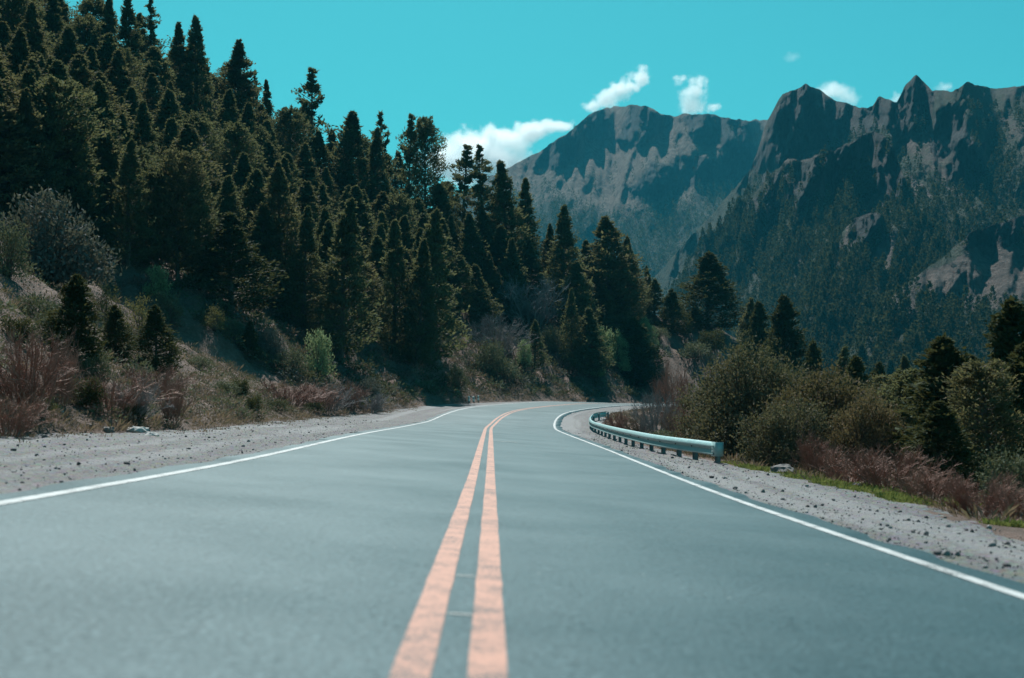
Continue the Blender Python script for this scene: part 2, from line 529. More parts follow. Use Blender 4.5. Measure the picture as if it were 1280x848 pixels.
AZ = np.linspace(-900, 2400, 331)
_yy = np.geomspace(15, 600, 700)
_zc = []
for px in AZ:
    er = (HZ - np.interp(px, RIDGE_PX, RIDGE_PY)) / F
    xx = (px - 640) / F * _yy
    zz, ss_, oo_, dd_, _ = slope_z(xx, _yy)
    okk = ((zz - H) >= er * _yy) & (dd_ > .5)
    if okk.any():
        _zc.append(zz[np.argmax(okk)])
    else:
        k = int(np.argmax(dd_ > 3)) if (dd_ > 3).any() else -1
        _zc.append(zz[k] if px > 900 and k >= 0 else 80.0)
ZCAP = np.array(_zc)
ZCAP = np.convolve(np.pad(ZCAP, 1, mode='edge'), np.ones(3) / 3, 'valid')

def ground_z(x, y, full=False):
    x, y = np.asarray(x, float), np.asarray(y, float)
    z, s, o, d, e = slope_z(x, y)
    pxs = 640 + F * x / np.maximum(y, 8.0)
    cap = np.interp(pxs, AZ, ZCAP)
    capped = cap - np.log1p(np.exp(np.clip((cap - z) / .8, -60, 60))) * .8
    z = np.where((d > .5) & (y > 30), np.minimum(z, capped + .0), z)
    if full:
        return z, s, o, d, e
    return z

def hit(px, py, y0=6.0, y1=500.0, n=1600):
    """where the sight line through a pixel meets the ground"""
    Y = np.geomspace(y0, y1, n)
    x = (px - 640) / F * Y
    zr = H + (HZ - py) / F * Y
    zg = ground_z(x, Y)
    k = np.argmax(zg >= zr)
    if not (zg >= zr).any():
        k = n - 1
    return float(x[k]), float(Y[k]), float(zg[k])

def under_top(px, py, h, y0=30, y1=420, n=900):
    """a spot in direction px where something h metres tall just reaches row py"""
    Y = np.geomspace(y0, y1, n)
    x = (px - 640) / F * Y
    zt = ground_z(x, Y) + h
    ok = (zt - H) / Y >= (HZ - py) / F
    k = int(np.argmax(ok)) if ok.any() else int(np.argmax((zt - H) / Y))
    return float(x[k]), float(Y[k]), float(zt[k] - h)

# ------------------------------------------------------------------ ground sheet
def build_ground():
    na, nr = 820, 560
    ang = np.linspace(R(-50), R(50), na)
    rad = np.geomspace(26, 720, nr)
    A, Q = np.meshgrid(ang, rad)
    X, Y = Q * np.sin(A), -32 + Q * np.cos(A)
    z, s, o, d, e = ground_z(X, Y, True)
    foot, shr = np.interp(s, FOOT_S, FOOT_O), np.interp(s, SHR_S, SHR_O)
    sink = sstep(-foot - .1, -foot + .7, o) * (1 - sstep(shr - .7, shr + .1, o))
    z = z - .16 * sink
    pxs = 640 + F * X / np.maximum(Y, 8.0)
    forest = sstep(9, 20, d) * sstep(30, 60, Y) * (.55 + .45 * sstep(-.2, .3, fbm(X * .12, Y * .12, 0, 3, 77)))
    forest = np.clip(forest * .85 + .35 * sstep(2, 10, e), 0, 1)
    V = np.stack([X, Y, z], -1).reshape(-1, 3)
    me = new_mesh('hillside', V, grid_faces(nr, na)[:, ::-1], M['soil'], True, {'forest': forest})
    tag(link('hillside', me), 'bare pinkish soil hillside with gullies rising from the road', kind='structure')
build_ground()

# ------------------------------------------------------------------ road, paint, shoulders
def strip(name, s, offs, zfun, mat, skirt=0.0, attrs=None, kind='structure', label=None):
    """sheet following the road: s stations, offs (n) or (len(s), n) offsets"""
    s = np.asarray(s, float)
    offs = np.asarray(offs, float)
    if offs.ndim == 1:
        offs = np.broadcast_to(offs, (len(s), len(offs)))
    SS = np.broadcast_to(s[:, None], offs.shape)
    x, y, z, t = (np.interp(SS, S, a) for a in (RX, RY, RZ, th))
    X, Y = x + offs * np.cos(t), y - offs * np.sin(t)
    Z = zfun(SS, offs)
    if skirt:
        X = np.concatenate([X[:, :1], X, X[:, -1:]], 1); Y = np.concatenate([Y[:, :1], Y, Y[:, -1:]], 1)
        Z = np.concatenate([Z[:, :1] - skirt, Z, Z[:, -1:] - skirt], 1)
    V = np.stack([X, Y, Z], -1).reshape(-1, 3)
    a = {k: f(SS, offs) for k, f in (attrs or {}).items()} if not skirt else {}
    if skirt and attrs:
        for k, f in attrs.items():
            v = f(SS, offs)
            a[k] = np.concatenate([v[:, :1], v, v[:, -1:]], 1)
    me = new_mesh(name, V, grid_faces(X.shape[0], X.shape[1]), mat, True, a)
    return tag(link(name, me), label, kind=kind)

def wear(s, o):
    w = np.exp(-((np.abs(o) - .95) / .35) ** 2) + np.exp(-((np.abs(o) - 2.55) / .35) ** 2)
    return np.clip(.35 * w * (.7 + .6 * fbm(s * .05, o * .8, 0, 3, 3)), 0, 1)

RS = np.arange(-29, 400, .5)
edge_n = np.stack([-EDGE + .16 * fbm(RS * .9, 0, 0, 4, 91), EDGE + .16 * fbm(RS * .9, 5, 0, 4, 92)], 1)
offs = np.linspace(0, 1, 25)[None, :] * (edge_n[:, 1:] - edge_n[:, :1]) + edge_n[:, :1]
TOP = .03
strip('road', RS, offs, lambda s, o: shoulder_z(s, o) + TOP, M['asphalt'], .25, {'wear': wear}, label='blue grey asphalt road curving to the right up to the hill')
def paint(name, c, w, mat, s0=-20, s1=390, label=None, step=.4):
    ss = np.arange(s0, s1, step)
    j = .006 * fbm(ss * 1.7, c, 0, 3, 17)
    of = np.stack([c - w / 2 + j, c + w / 2 - j], 1)
    return strip(name, ss, of, lambda s, o: shoulder_z(s, o) + TOP + .005, mat, label=label)
paint('road_marking', -WL, .125, M['white_paint'], label='white edge line along the wide gravel pull-out')
paint('road_marking', WR, .125, M['white_paint'], label='white edge line bending round the guardrail side')
paint('road_marking', -.130, .138, M['orange_paint'], label='orange centre stripe on the hill side of the pair')
paint('road_marking', .130, .138, M['orange_paint'], label='orange centre stripe on the guardrail side of the pair')
for s0, o0, o1, w in ((7.9, -.05, .055, .03), (6.35, -.052, .055, .03), (42.6, .21, .95, .16)):
    strip('road_marking', [s0, s0 + w], [o0, o1], lambda s, o: shoulder_z(s, o) + TOP + .004, M['faint_paint'], label='faint pale layout mark between the centre stripes')

def gravel_z(s, o):
    out = np.abs(o) - EDGE
    n = .045 * fbm(s * 1.3, o * 1.3, 0, 4, 31) + .05 * fbm(s * .12, o * 1.1, 0, 3, 32) * sstep(.2, 1.5, out) + .02 * vnoise(s * 4, o * 4, 0, 33)
    n = n * (1 - .75 * sstep(65, 95, s))
    return shoulder_z(s, o) + n * sstep(-.2, .5, out) + .005
def rut(s, o):
    return np.clip(sstep(.05, .35, fbm(s * .045, o * 1.6, 0, 4, 51)) + .35 * sstep(.1, .4, fbm(s * .25, o * 3, 0, 3, 55)), 0, 1)
GS = np.concatenate([np.arange(-29, 12, .5), np.arange(12, 60, .18), np.arange(60, 400, .5)])
fo = np.interp(GS, FOOT_S, FOOT_O) + .55 * fbm(GS * .22, 1, 0, 4, 61)
so = np.interp(GS, SHR_S, SHR_O) + .45 * fbm(GS * .25, 2, 0, 4, 62)
u = np.linspace(0, 1, 34)[None, :]
strip('gravel_shoulder', GS, -(fo[:, None] + (EDGE - .2 - fo[:, None]) * u), gravel_z, M['gravel'], 0, {'rut': rut}, label='wide grey gravel pull-out at the foot of the hill')
strip('gravel_shoulder', GS, (EDGE - .2) + (so[:, None] - EDGE + .2) * u, gravel_z, M['gravel'], 0, {'rut': rut}, label='gravel verge with tyre ruts on the guardrail side')

# ------------------------------------------------------------------ scatter: stones, undergrowth, grass
def ico_template():
    t = (1 + 5 ** .5) / 2
    v = np.array([(-1, t, 0), (1, t, 0), (-1, -t, 0), (1, -t, 0), (0, -1, t), (0, 1, t), (0, -1, -t), (0, 1, -t), (t, 0, -1), (t, 0, 1), (-t, 0, -1), (-t, 0, 1)], float)
    v /= np.linalg.norm(v[0])
    f = np.array([(0, 11, 5), (0, 5, 1), (0, 1, 7), (0, 7, 10), (0, 10, 11), (1, 5, 9), (5, 11, 4), (11, 10, 2), (10, 7, 6), (7, 1, 8), (3, 9, 4), (3, 4, 2), (3, 2, 6), (3, 6, 8), (3, 8, 9), (4, 9, 5), (2, 4, 11), (6, 2, 10), (8, 6, 7), (9, 8, 1)])
    return v, f
IV, IF = ico_template()

def stones():
    g = np.random.default_rng(5)
    n = 8000
    s = 7 + 70 * g.random(n) ** 1.7
    left = g.random(n) < .55
    fo_, so_ = np.interp(s, FOOT_S, FOOT_O), np.interp(s, SHR_S, SHR_O)
    u_ = g.random(n)
    o = np.where(left, -(EDGE + (fo_ - EDGE) * u_), EDGE + (so_ - EDGE) * u_ ** 1.3)
    size = .005 + .009 * g.random(n) + .030 * g.random(n) ** 24
    x, y, _ = at_s(s, o)
    z = gravel_z(s, o)
    sc_ = size[:, None, None] * g.uniform(.6, 1.3, (n, 1, 3))
    V = IV[None] * (1 + .25 * g.normal(size=(n, 12, 1))) * sc_ + np.stack([x, y, z + size * .3], 1)[:, None]
    Fc = IF[None] + (np.arange(n) * 12)[:, None, None]
    m, nn, l, p = mat_new('loose_stone')
    geo = nn.new('ShaderNodeNewGeometry')
    r = ramp(nn, [(0, (.06, .06, .063)), (.4, (.11, .11, .112)), (.85, (.18, .18, .18)), (1, (.28, .28, .275))])
    l.new(geo.outputs['Random Per Island'], r.inputs[0]); l.new(r.outputs[0], p.inputs['Base Color'])
    p.inputs['Roughness'].default_value = .9
    me = new_mesh('gravel', V.reshape(-1, 3), Fc.reshape(-1, 3), m)
    tag(link('gravel', me), 'loose grey stones strewn over both verges', kind='stuff')
stones()

def tufts(name, s, o, hgt, nb, spread, mat, label, seed, lean=.5, bw=.05):
    g = np.random.default_rng(seed)
    x, y, _ = at_s(s, o)
    z = ground_z(x, y)
    n = len(x)
    base = np.stack([x, y, z - .02], 1)
    P = np.repeat(base, nb, 0)
    hh = np.repeat(hgt, nb) * g.uniform(.5, 1.15, n * nb)
    ang = g.uniform(0, 2 * math.pi, n * nb)
    rr = np.repeat(spread, nb) * np.sqrt(g.random(n * nb))
    off = np.stack([np.cos(ang) * rr, np.sin(ang) * rr, np.zeros_like(rr)], 1)
    P = P + off
    D = np.stack([np.cos(ang) * lean * (.3 + g.random(n * nb)), np.sin(ang) * lean * (.3 + g.random(n * nb)), np.ones(n * nb)], 1)
    D /= np.linalg.norm(D, axis=1, keepdims=True)
    W = np.cross(D, g.normal(size=D.shape)); W /= np.linalg.norm(W, axis=1, keepdims=True)
    w = (hh * bw * g.uniform(.5, 1.5, len(hh)))[:, None]
    tip = P + D * hh[:, None]
    tip[:, 2] -= hh * .12
    mid = P + D * hh[:, None] * .55
    Q = np.stack([P, mid + W * w, tip, mid - W * w], 1)
    tag(link(name, quads_mesh(name, Q, mat)), label, kind='stuff')

def scatter_plants():
    g = np.random.default_rng(9)
    # dry plants all over the open slope
    n = 9000
    s = 18 + 125 * g.random(n) ** 1.25
    d = .1 + 17 * g.random(n) ** 1.5
    o = -(np.interp(s, FOOT_S, FOOT_O) + d)
    x, y, _ = at_s(s, o)
    k = fbm(x * .35, y * .35, 0, 3, 19) + g.normal(0, .15, n) > -.08
    s, o = s[k], o[k]
    hgt = (.10 + .26 * g.random(len(s)) ** 2.5) * (1 + .3 * (s > 80))
    tufts('undergrowth', s, o, hgt, 24, .10 + hgt * .7, M['dry'], 'dry pinkish brown and grey low plants covering the open slope', 3, 1.0, .055)
    # low rounded mounds of mixed greens and greys
    def mounds(n, s, o, rad, mat, label, seed, per=46):
        gg = np.random.default_rng(seed)
        x, y, _ = at_s(s, o)
        z = ground_z(x, y)
        v = gg.normal(size=(n, per, 3)); v[..., 2] = np.abs(v[..., 2])
        v /= np.linalg.norm(v, axis=2, keepdims=True)
        P = np.stack([x, y, z], 1)[:, None] + v * rad[:, None, None] * gg.uniform(.55, 1.1, (n, per, 1)) * np.array([1, 1, .8])
        D = v + gg.normal(size=v.shape) * .6
        lf = np.repeat(rad, per) * .34
        Q = leaves(P.reshape(-1, 3), D.reshape(-1, 3), 1.0, .45, gg)
        c = Q.mean(1, keepdims=True)
        Q = c + (Q - c) * lf[:, None, None]
        tag(link('undergrowth', quads_mesh('undergrowth', Q, mat)), label, kind='stuff')
    n = 1500
    s = 20 + 120 * g.random(n) ** 1.2
    o = -(np.interp(s, FOOT_S, FOOT_O) + .4 + 17 * g.random(n) ** 1.2)
    mounds(n, s, o, .14 + .32 * g.random(n) ** 2, M['sage_leaf'], 'low grey green mounds dotted over the open slope', 81)
    n = 900
    s = 20 + 120 * g.random(n) ** 1.2
    o = -(np.interp(s, FOOT_S, FOOT_O) + .4 + 17 * g.random(n) ** 1.2)
    mounds(n, s, o, .14 + .36 * g.random(n) ** 2, M['dark_mound'], 'low dark green mounds dotted over the open slope', 82)
    n = 1500
    s = 20 + 120 * g.random(n) ** 1.2
    o = -(np.interp(s, FOOT_S, FOOT_O) + .2 + 17 * g.random(n) ** 1.4)
    mounds(n, s, o, .12 + .30 * g.random(n) ** 2, M['rosy'], 'low rosy brown heath dotted over the open slope', 83)
    for mt_, sd_, k_ in ((M['sage_leaf'], 91, 420), (M['dark_mound'], 92, 420), (M['rosy'], 93, 420), (M['grey_leaf'], 94, 220)):
        s = 84 + 70 * g.random(k_)
        o = -(np.interp(s, FOOT_S, FOOT_O) + .6 + 13 * g.random(k_))
        mounds(k_, s, o, .25 + .75 * g.random(k_) ** 2, mt_, 'mixed low bushes dotted over the bank round the bend', sd_, 90)
    # valley side beyond the right verge
    n = 2600
    s = 12 + 150 * g.random(n)
    e = .4 + 14 * g.random(n) ** 1.6
    o = np.interp(s, SHR_S, SHR_O) + e
    hgt = .12 + .26 * g.random(n) ** 2
    tufts('undergrowth', s, o, hgt, 24, .12 + hgt * .6, M['dry'], 'dry brown low plants beyond the right verge', 4, .95, .05)
    # green grass along the right verge
    ss, oo = [], []
    for s0, s1, a, b, m in ((22.5, 37, .05, 1.6, 1500), (14.5, 18.5, .25, 1.1, 700), (52, 66, .4, 2.6, 500)):
        q = s0 + (s1 - s0) * g.random(m)
        oo.append(np.interp(q, SHR_S, SHR_O) + a + (b - a) * g.random(m) ** 1.3)
        ss.append(q)
    s, o = np.concatenate(ss), np.concatenate(oo)
    k = fbm(s * .9, o * .9, 0, 3, 71) > -.12
    s, o = s[k], o[k]
    tufts('grass', s, o, .07 + .10 * g.random(len(s)), 26, np.full(len(s), .16), M['grass'], 'short bright green grass along the right verge', 6, .6, .09)
    # sparse dry grass at the foot of the hill
    n = 900
    s = 20 + 80 * g.random(n)
    o = -(np.interp(s, FOOT_S, FOOT_O) + .5 * g.normal(size=n))
    tufts('undergrowth', s, o, .05 + .1 * g.random(n), 14, np.full(n, .12), M['dry'], 'sparse dry grass where the gravel meets the hill', 8, .8, .08)
scatter_plants()

# ------------------------------------------------------------------ plants
def conifer_meshes(seed, Ht=10.0, rad=1.9, shape='cone', nb=240, per=34, mat=None, start=.05, leaf=.42, clump=.34):
    if shape != 'open':
        nb, per, leaf, clump = int(nb * 1.75), int(per * .66), leaf * .80, clump * .84
    g = np.random.default_rng(seed)
    # trunk with a slight bend and some limbs
    m = 9
    zz = np.linspace(0, 1, m)
    bx, by = .02 * Ht * fbm(zz * 2, seed, 0, 2, 1), .02 * Ht * fbm(zz * 2, seed + 5, 0, 2, 2)
    bx -= bx[0]; by -= by[0]
    spine = np.stack([bx, by, zz * Ht * .97], 1)
    tr = Ht * .018 * (1 - zz * .92)
    tq = tubes(spine[:-1], spine[1:], tr[:-1], tr[1:], 7)
    # branch tips
    u_ = start + (1 - start) * g.random(nb) ** (.92 if shape != 'open' else .8)
    az = g.uniform(0, 2 * math.pi, nb)
    if shape == 'cone':
        pr = (1 - u_) ** .98 * 1.14 * (1 - np.exp(-(u_ - start + .05) * 12)) * 1.12
    elif shape == 'column':
        pr = np.minimum(1, (1 - u_) * 1.75) ** .88 * (1 - np.exp(-(u_ - start + .06) * 14))
    elif shape == 'round':
        pr = np.sqrt(np.clip(1 - ((u_ - .52) / .50) ** 2, .02, 1)) * (1.08 - .25 * u_)
    else:
        pr = (1 - u_) ** .55 * (.6 + .4 * np.sin(u_ * 23 + seed)) * 1.05
    # lumps: secondary leaders and bays
    lump = 1 + .30 * vnoise(np.cos(az) * 1.3 + seed, np.sin(az) * 1.3, u_ * 5.5, seed) + .26 * vnoise(np.cos(az) * 3, np.sin(az) * 3, u_ * 9, seed + 3)
    r = rad * pr * lump * g.uniform(.55, 1.16, nb) + .03 * rad
    d = np.stack([np.cos(az), np.sin(az), np.zeros(nb)], 1)
    px_, py_ = np.interp(u_, zz, bx), np.interp(u_, zz, by)
    root = np.stack([px_, py_, u_ * Ht], 1)
    up = (.10 + .35 * u_) if shape != 'round' else (.25 + .1 * u_)
    tip = root + d * r[:, None]
    tip[:, 2] += r * up * g.uniform(.3, 1.2, nb)
    root[:, 2] -= r * .15
    k = g.random(nb) < .45
    lq = tubes(root[k], tip[k], Ht * .0035, Ht * .0012, 3)
    # foliage clumps at and behind the tips
    t = 1.04 - np.abs(g.normal(0, .30, (nb, per)))
    cs = clump * (.22 + .75 * np.clip(r / rad, 0, 1))
    P = root[:, None] + (tip - root)[:, None] * t[..., None] + g.normal(size=(nb, per, 3)) * cs[:, None, None] * np.array([.62, .62, .5])
    D = d[:, None] * .7 + np.array([0, 0, .55]) + g.normal(size=(nb, per, 3)) * .55
    P, D = P.reshape(-1, 3), D.reshape(-1, 3)
    P[:, 2] = np.maximum(P[:, 2], start * Ht * .35)
    Q = leaves(P, D, leaf * .82, leaf * .34, g)
    # leading shoot
    nl = 40
    P2 = spine[-1] + g.normal(size=(nl, 3)) * np.array([.05, .05, .42]) * clump * 2 - np.array([0, 0, .25])
    Q2 = leaves(P2, np.array([0, 0, 1.]) + g.normal(size=(nl, 3)) * .4, leaf, leaf * .4, g)
    crown = quads_mesh('crown', np.concatenate([Q, Q2]), mat or M['conifer'])
    trunk = quads_mesh('trunk', np.concatenate([tq, lq]), M['bark'])
    return trunk, crown

CON = {
    'cone1': conifer_meshes(1, rad=1.9, shape='cone'),
    'cone2': conifer_meshes(2, rad=1.8, shape='cone', nb=280, per=30),
    'cone3': conifer_meshes(3, rad=1.75, shape='cone', nb=210, per=38, mat=M['conifer_brown']),
    'col1': conifer_meshes(4, rad=1.55, shape='column', nb=260),
    'col2': conifer_meshes(5, rad=1.6, shape='column', nb=300, per=30, mat=M['conifer_brown']),
    'round1': conifer_meshes(6, rad=2.3, shape='round', nb=320, per=32, start=.10),
    'round2': conifer_meshes(7, rad=2.2, shape='round', nb=300, per=32, mat=M['conifer_brown'], start=.08),
    'open1': conifer_meshes(8, rad=1.9, shape='open', nb=120, per=26, start=.16, leaf=.38),
    'open2': conifer_meshes(9, rad=2.1, shape='open', nb=140, per=24, start=.14, leaf=.38),
    'jun1': conifer_meshes(10, rad=1.75, shape='column', nb=300, per=34, mat=M['juniper'], start=.0, leaf=.5, clump=.4),
    'jun2': conifer_meshes(11, rad=2.4, shape='cone', nb=260, per=36, mat=M['juniper'], start=.0, leaf=.5, clump=.45),
}
HALFW = {'cone1': 2.0, 'cone2': 1.9, 'cone3': 1.85, 'col1': 1.75, 'col2': 1.8, 'round1': 2.55, 'round2': 2.45, 'open1': 1.9, 'open2': 2.1, 'jun1': 1.9, 'jun2': 2.4}
N_TREE = [0]

def place_tree(kind, pos, h, w, label, group=None, name='conifer_tree', cat='tree'):
    trunk, crown = CON[kind]
    e = bpy.data.objects.new(name, None)
    e.empty_display_size = .2
    col.objects.link(e)
    sw = 1.14 * (w * .5) / HALFW[kind]
    e.location = (pos[0], pos[1], pos[2] - .02 * h)
    e.scale = (sw, sw, h / 10.0)
    e.rotation_euler = (R(random.uniform(-3, 3)), R(random.uniform(-3, 3)), random.uniform(0, 6.28))
    tag(e, label, cat, group)
    link('trunk', trunk, e); link('crown', crown, e)
    N_TREE[0] += 1
    return e

def tree_px(kind, px, top, base, wpx, label, group=None, **k):
    p = hit(px, base)
    h = (base - top) * p[1] / F
    return place_tree(kind, p, h, wpx * p[1] / F, label, group, **k)

PLACED = []
def T(kind, px, top, base, wpx, label, group=None, **k):
    PLACED.append((px, base, wpx))
    return tree_px(kind, px, top, base, wpx, label, group, **k)

# the trees one can tell apart on the left hill, skyline first
T('cone2', 134, -6, 130, 46, 'narrow dark conifer reaching the top edge, leftmost against the sky')
T('cone1', 166, -8, 150, 52, 'tall dark conifer cut by the top edge beside the thin bluish one')
T('open1', 191, 2, 140, 48, 'thin see-through bluish conifer standing alone on the upper left skyline')
T('cone2', 226, 27, 165, 46, 'slim skyline conifer just left of the taller pointed one')
T('cone1', 243, 22, 190, 58, 'pointed skyline conifer, taller of a close pair on the upper slope')
T('cone3', 293, 54, 200, 64, 'broad bent topped skyline conifer left of a dip in the treeline')
T('open1', 322, 92, 200, 26, 'small ragged skyline conifer right of the bent topped one')
T('cone2', 338, 100, 215, 30, 'short skyline conifer in the dip left of the tall wide one')
T('open2', 391, 88, 235, 62, 'tall wide skyline conifer with tiered loose branches')
T('col1', 433, 136, 290, 62, 'round shouldered skyline conifer right of the tiered one')
T('cone1', 468, 160, 300, 46, 'dark skyline conifer tucked below the thin spired one')
T('open1', 484, 143, 290, 48, 'thin spired skyline conifer with a bare ragged top')
T('open2', 509, 147, 300, 48, 'see-through skyline conifer touching the big rounded one')
T('round1', 531, 150, 300, 52, 'big rounded skyline conifer overhanging the gap before the cloud')
T('open2', 577, 180, 320, 64, 'ragged open topped conifer in front of the white cloud')
T('open1', 603, 181, 325, 56, 'lacy topped conifer in front of the middle of the white cloud')
T('cone1', 632, 200, 345, 66, 'dark conifer at the right end of the white cloud')
T('cone2', 653, 224, 350, 46, 'small pointed conifer stepping down towards the far peak')
T('cone3', 686, 280, 372, 34, 'bronze conifer left of the twin topped group below the peak')
T('cone1', 707, 257, 400, 58, 'pointed conifer heading the group below the far peak')
T('col2', 762, 268, 415, 78, 'massive bronze tinted round topped conifer above the cut bank')
T('cone3', 787, 300, 418, 46, 'bronze conifer leaning against the massive round topped one')
T('cone2', 812, 331, 392, 20, 'tiny pointed conifer seen against the blue forest slope')
T('cone1', 818, 349, 397, 34, 'small dark conifer on the bank right of the massive one')
T('round1', 832, 340, 392, 30, 'small rounded conifer left of the lone wide one')
T('jun2', 884, 316, 411, 84, 'wide dense conifer standing alone on top of the cut bank')
T('jun2', 842, 362, 419, 40, 'bushy young conifer at the lip of the cut bank')
T('cone1', 868, 380, 412, 20, 'low young conifer beside the lone wide one')
# the lower edge of the forest
T('jun2', 290, 268, 388, 98, 'very broad bushy conifer at the forest edge above the pink slope')
T('cone1', 425, 247, 448, 82, 'tall dark conical conifer above the pale green bush')
T('cone2', 492, 276, 447, 62, 'slender pale tipped conical conifer with visible trunk foot')
T('cone1', 535, 262, 458, 84, 'huge dark conifer whose shade reaches the gravel by the road')
T('cone2', 520, 300, 462, 54, 'dark conifer wedged left of the huge shading one')
T('col2', 356, 205, 402, 66, 'rust topped columnar conifer in the middle of the forest')
T('cone1', 380, 262, 420, 56, 'dim conifer between the rust topped one and the tall conical one')
T('cone1', 160, 175, 332, 66, 'tall dark conifer rising behind the grey round shrub')
T('round2', 222, 190, 352, 72, 'thick blackish conifer left of the very broad bushy one')
T('cone2', 252, 190, 362, 60, 'dark conifer with pale green edges above the yellow shrubs')
T('cone3', 40, 110, 290, 74, 'dark brown conifer standing above the grey round shrub')
T('cone1', 100, 150, 310, 70, 'blackish conifer close above the grey round shrub')
T('cone1', 597, 330, 402, 46, 'mid height conifer beyond the huge shading one')
T('cone2', 640, 300, 400, 44, 'dusky conifer above the lichen grey bare shrub')
T('col1', 720, 330, 440, 50, 'dark narrow conifer on the shady bank face')
T('cone3', 756, 355, 436, 48, 'pointed young conifer with tiered boughs on the bank')
T('cone2', 714, 364, 462, 30, 'thin upright conifer on the shady bank above the road')
T('cone1', 668, 400, 462, 30, 'small pointed conifer beside the pale bank bush')
T('jun1', 790, 400, 482, 60, 'dark bushy conifer filling the shade at the foot of the bank')
T('cone1', 735, 385, 470, 52, 'dim conifer in the bank shade between two pale bushes')

# the packed forest between them
SKY_PX = [-200, 0, 120, 170, 205, 240, 265, 295, 312, 340, 372, 390, 412, 433, 458, 483, 545, 560, 600, 632, 650, 668, 705, 730, 762, 790, 803, 830]
SKY_PY = [-200, -60, 0, 6, 48, 50, 84, 80, 104, 122, 140, 130, 150, 158, 180, 176, 190, 232, 205, 224, 246, 290, 284, 312, 296, 322, 345, 360]
LOW_PX = [-200, 0, 120, 150, 240, 330, 420, 500, 600, 650, 700, 760, 830]
LOW_PY = [300, 290, 318, 330, 362, 398, 430, 445, 405, 380, 395, 405, 392]
FILL_LABELS = (
    (215, 'dark conifer crowded into the dim forest of the upper left corner', 'conifers crowding the upper left corner'),
    (400, 'dark green conifer hemmed in by others in the middle of the left hillside', 'conifers packed in the middle of the hillside'),
    (560, 'dusky conifer hemmed in by others left of the white cloud', 'conifers packed left of the cloud'),
    (900, 'brownish green conifer hemmed in by others below the white cloud', 'conifers packed below the cloud'))
def fill_forest():
    g = random.Random(21)
    got = list(PLACED)
    n = 0
    for tries in range(4200):
        if n >= 188:
            break
        px = g.uniform(-70, 830)
        lo, hi = np.interp(px, LOW_PX, LOW_PY), np.interp(px, RIDGE_PX, RIDGE_PY) + 4
        hi = max(hi, -20 if px < 130 else hi)
        base = g.uniform(hi, lo)
        if any(abs(px - a) < (w + 14) * .30 and abs(base - b) < 20 for a, b, w in got):
            continue
        p = hit(px, base, n=500)
        if p[1] < 68:
            continue
        h = g.uniform(5.5, 9.2)
        top = base - h * F / p[1]
        sky_ = np.interp(px, SKY_PX, SKY_PY)
        if top < sky_:
            h = (base - sky_ - 3) * p[1] / F
            if h < 4.2:
                continue
        w = h * g.uniform(.42, .60)
        kind = g.choice(['cone1', 'cone2', 'cone3', 'col1', 'col2', 'cone1', 'cone2', 'round1'])
        lab, grp = next((a, b) for q, a, b in FILL_LABELS if px < q)
        place_tree(kind, p, h, w, lab, grp)
        got.append((px, base, w * F / p[1]))
        n += 1
    print('forest fill', n)
fill_forest()

def shrub_meshes(seed, mat, n_clump=60, per=46, leaf=.05, clump=.085, flat=1.0, inner=.4, stem_mat=None):
    """a rounded leafy bush about 1 high and 1.1 wide"""
    g = np.random.default_rng(seed)
    v = g.normal(size=(n_clump, 3)); v[:, 2] = np.abs(v[:, 2]) * 1.1 - .12
    v /= np.linalg.norm(v, axis=1, keepdims=True)
    lum = 1 + .30 * vnoise(v[:, 0] * 1.8 + seed, v[:, 1] * 1.8, v[:, 2] * 1.8, seed)
    rr = (inner + (1 - inner) * g.random(n_clump) ** .45) * lum
    C = np.stack([v[:, 0] * .52 * rr, v[:, 1] * .52 * rr, .10 + .82 * flat * np.maximum(v[:, 2], -.08) * rr], 1)
    root = np.stack([g.normal(0, .05, n_clump), g.normal(0, .05, n_clump), np.zeros(n_clump)], 1)
    mid = root * .5 + C * .5 + g.normal(0, .03, (n_clump, 3)); mid[:, 2] += .04
    st = np.concatenate([tubes(root, mid, .011, .007, 4), tubes(mid, C, .007, .003, 4)])
    P = C[:, None] + g.normal(size=(n_clump, per, 3)) * clump * np.array([1, 1, .8])
    D = v[:, None] * .5 + np.array([0, 0, .5]) + g.normal(size=(n_clump, per, 3)) * .7
    P = P.reshape(-1, 3); P[:, 2] = np.maximum(P[:, 2], .01)
    Q = leaves(P, D.reshape(-1, 3), leaf, leaf * .5, g)
    return quads_mesh('stem', st, stem_mat or M['bark']), quads_mesh('foliage', Q, mat)

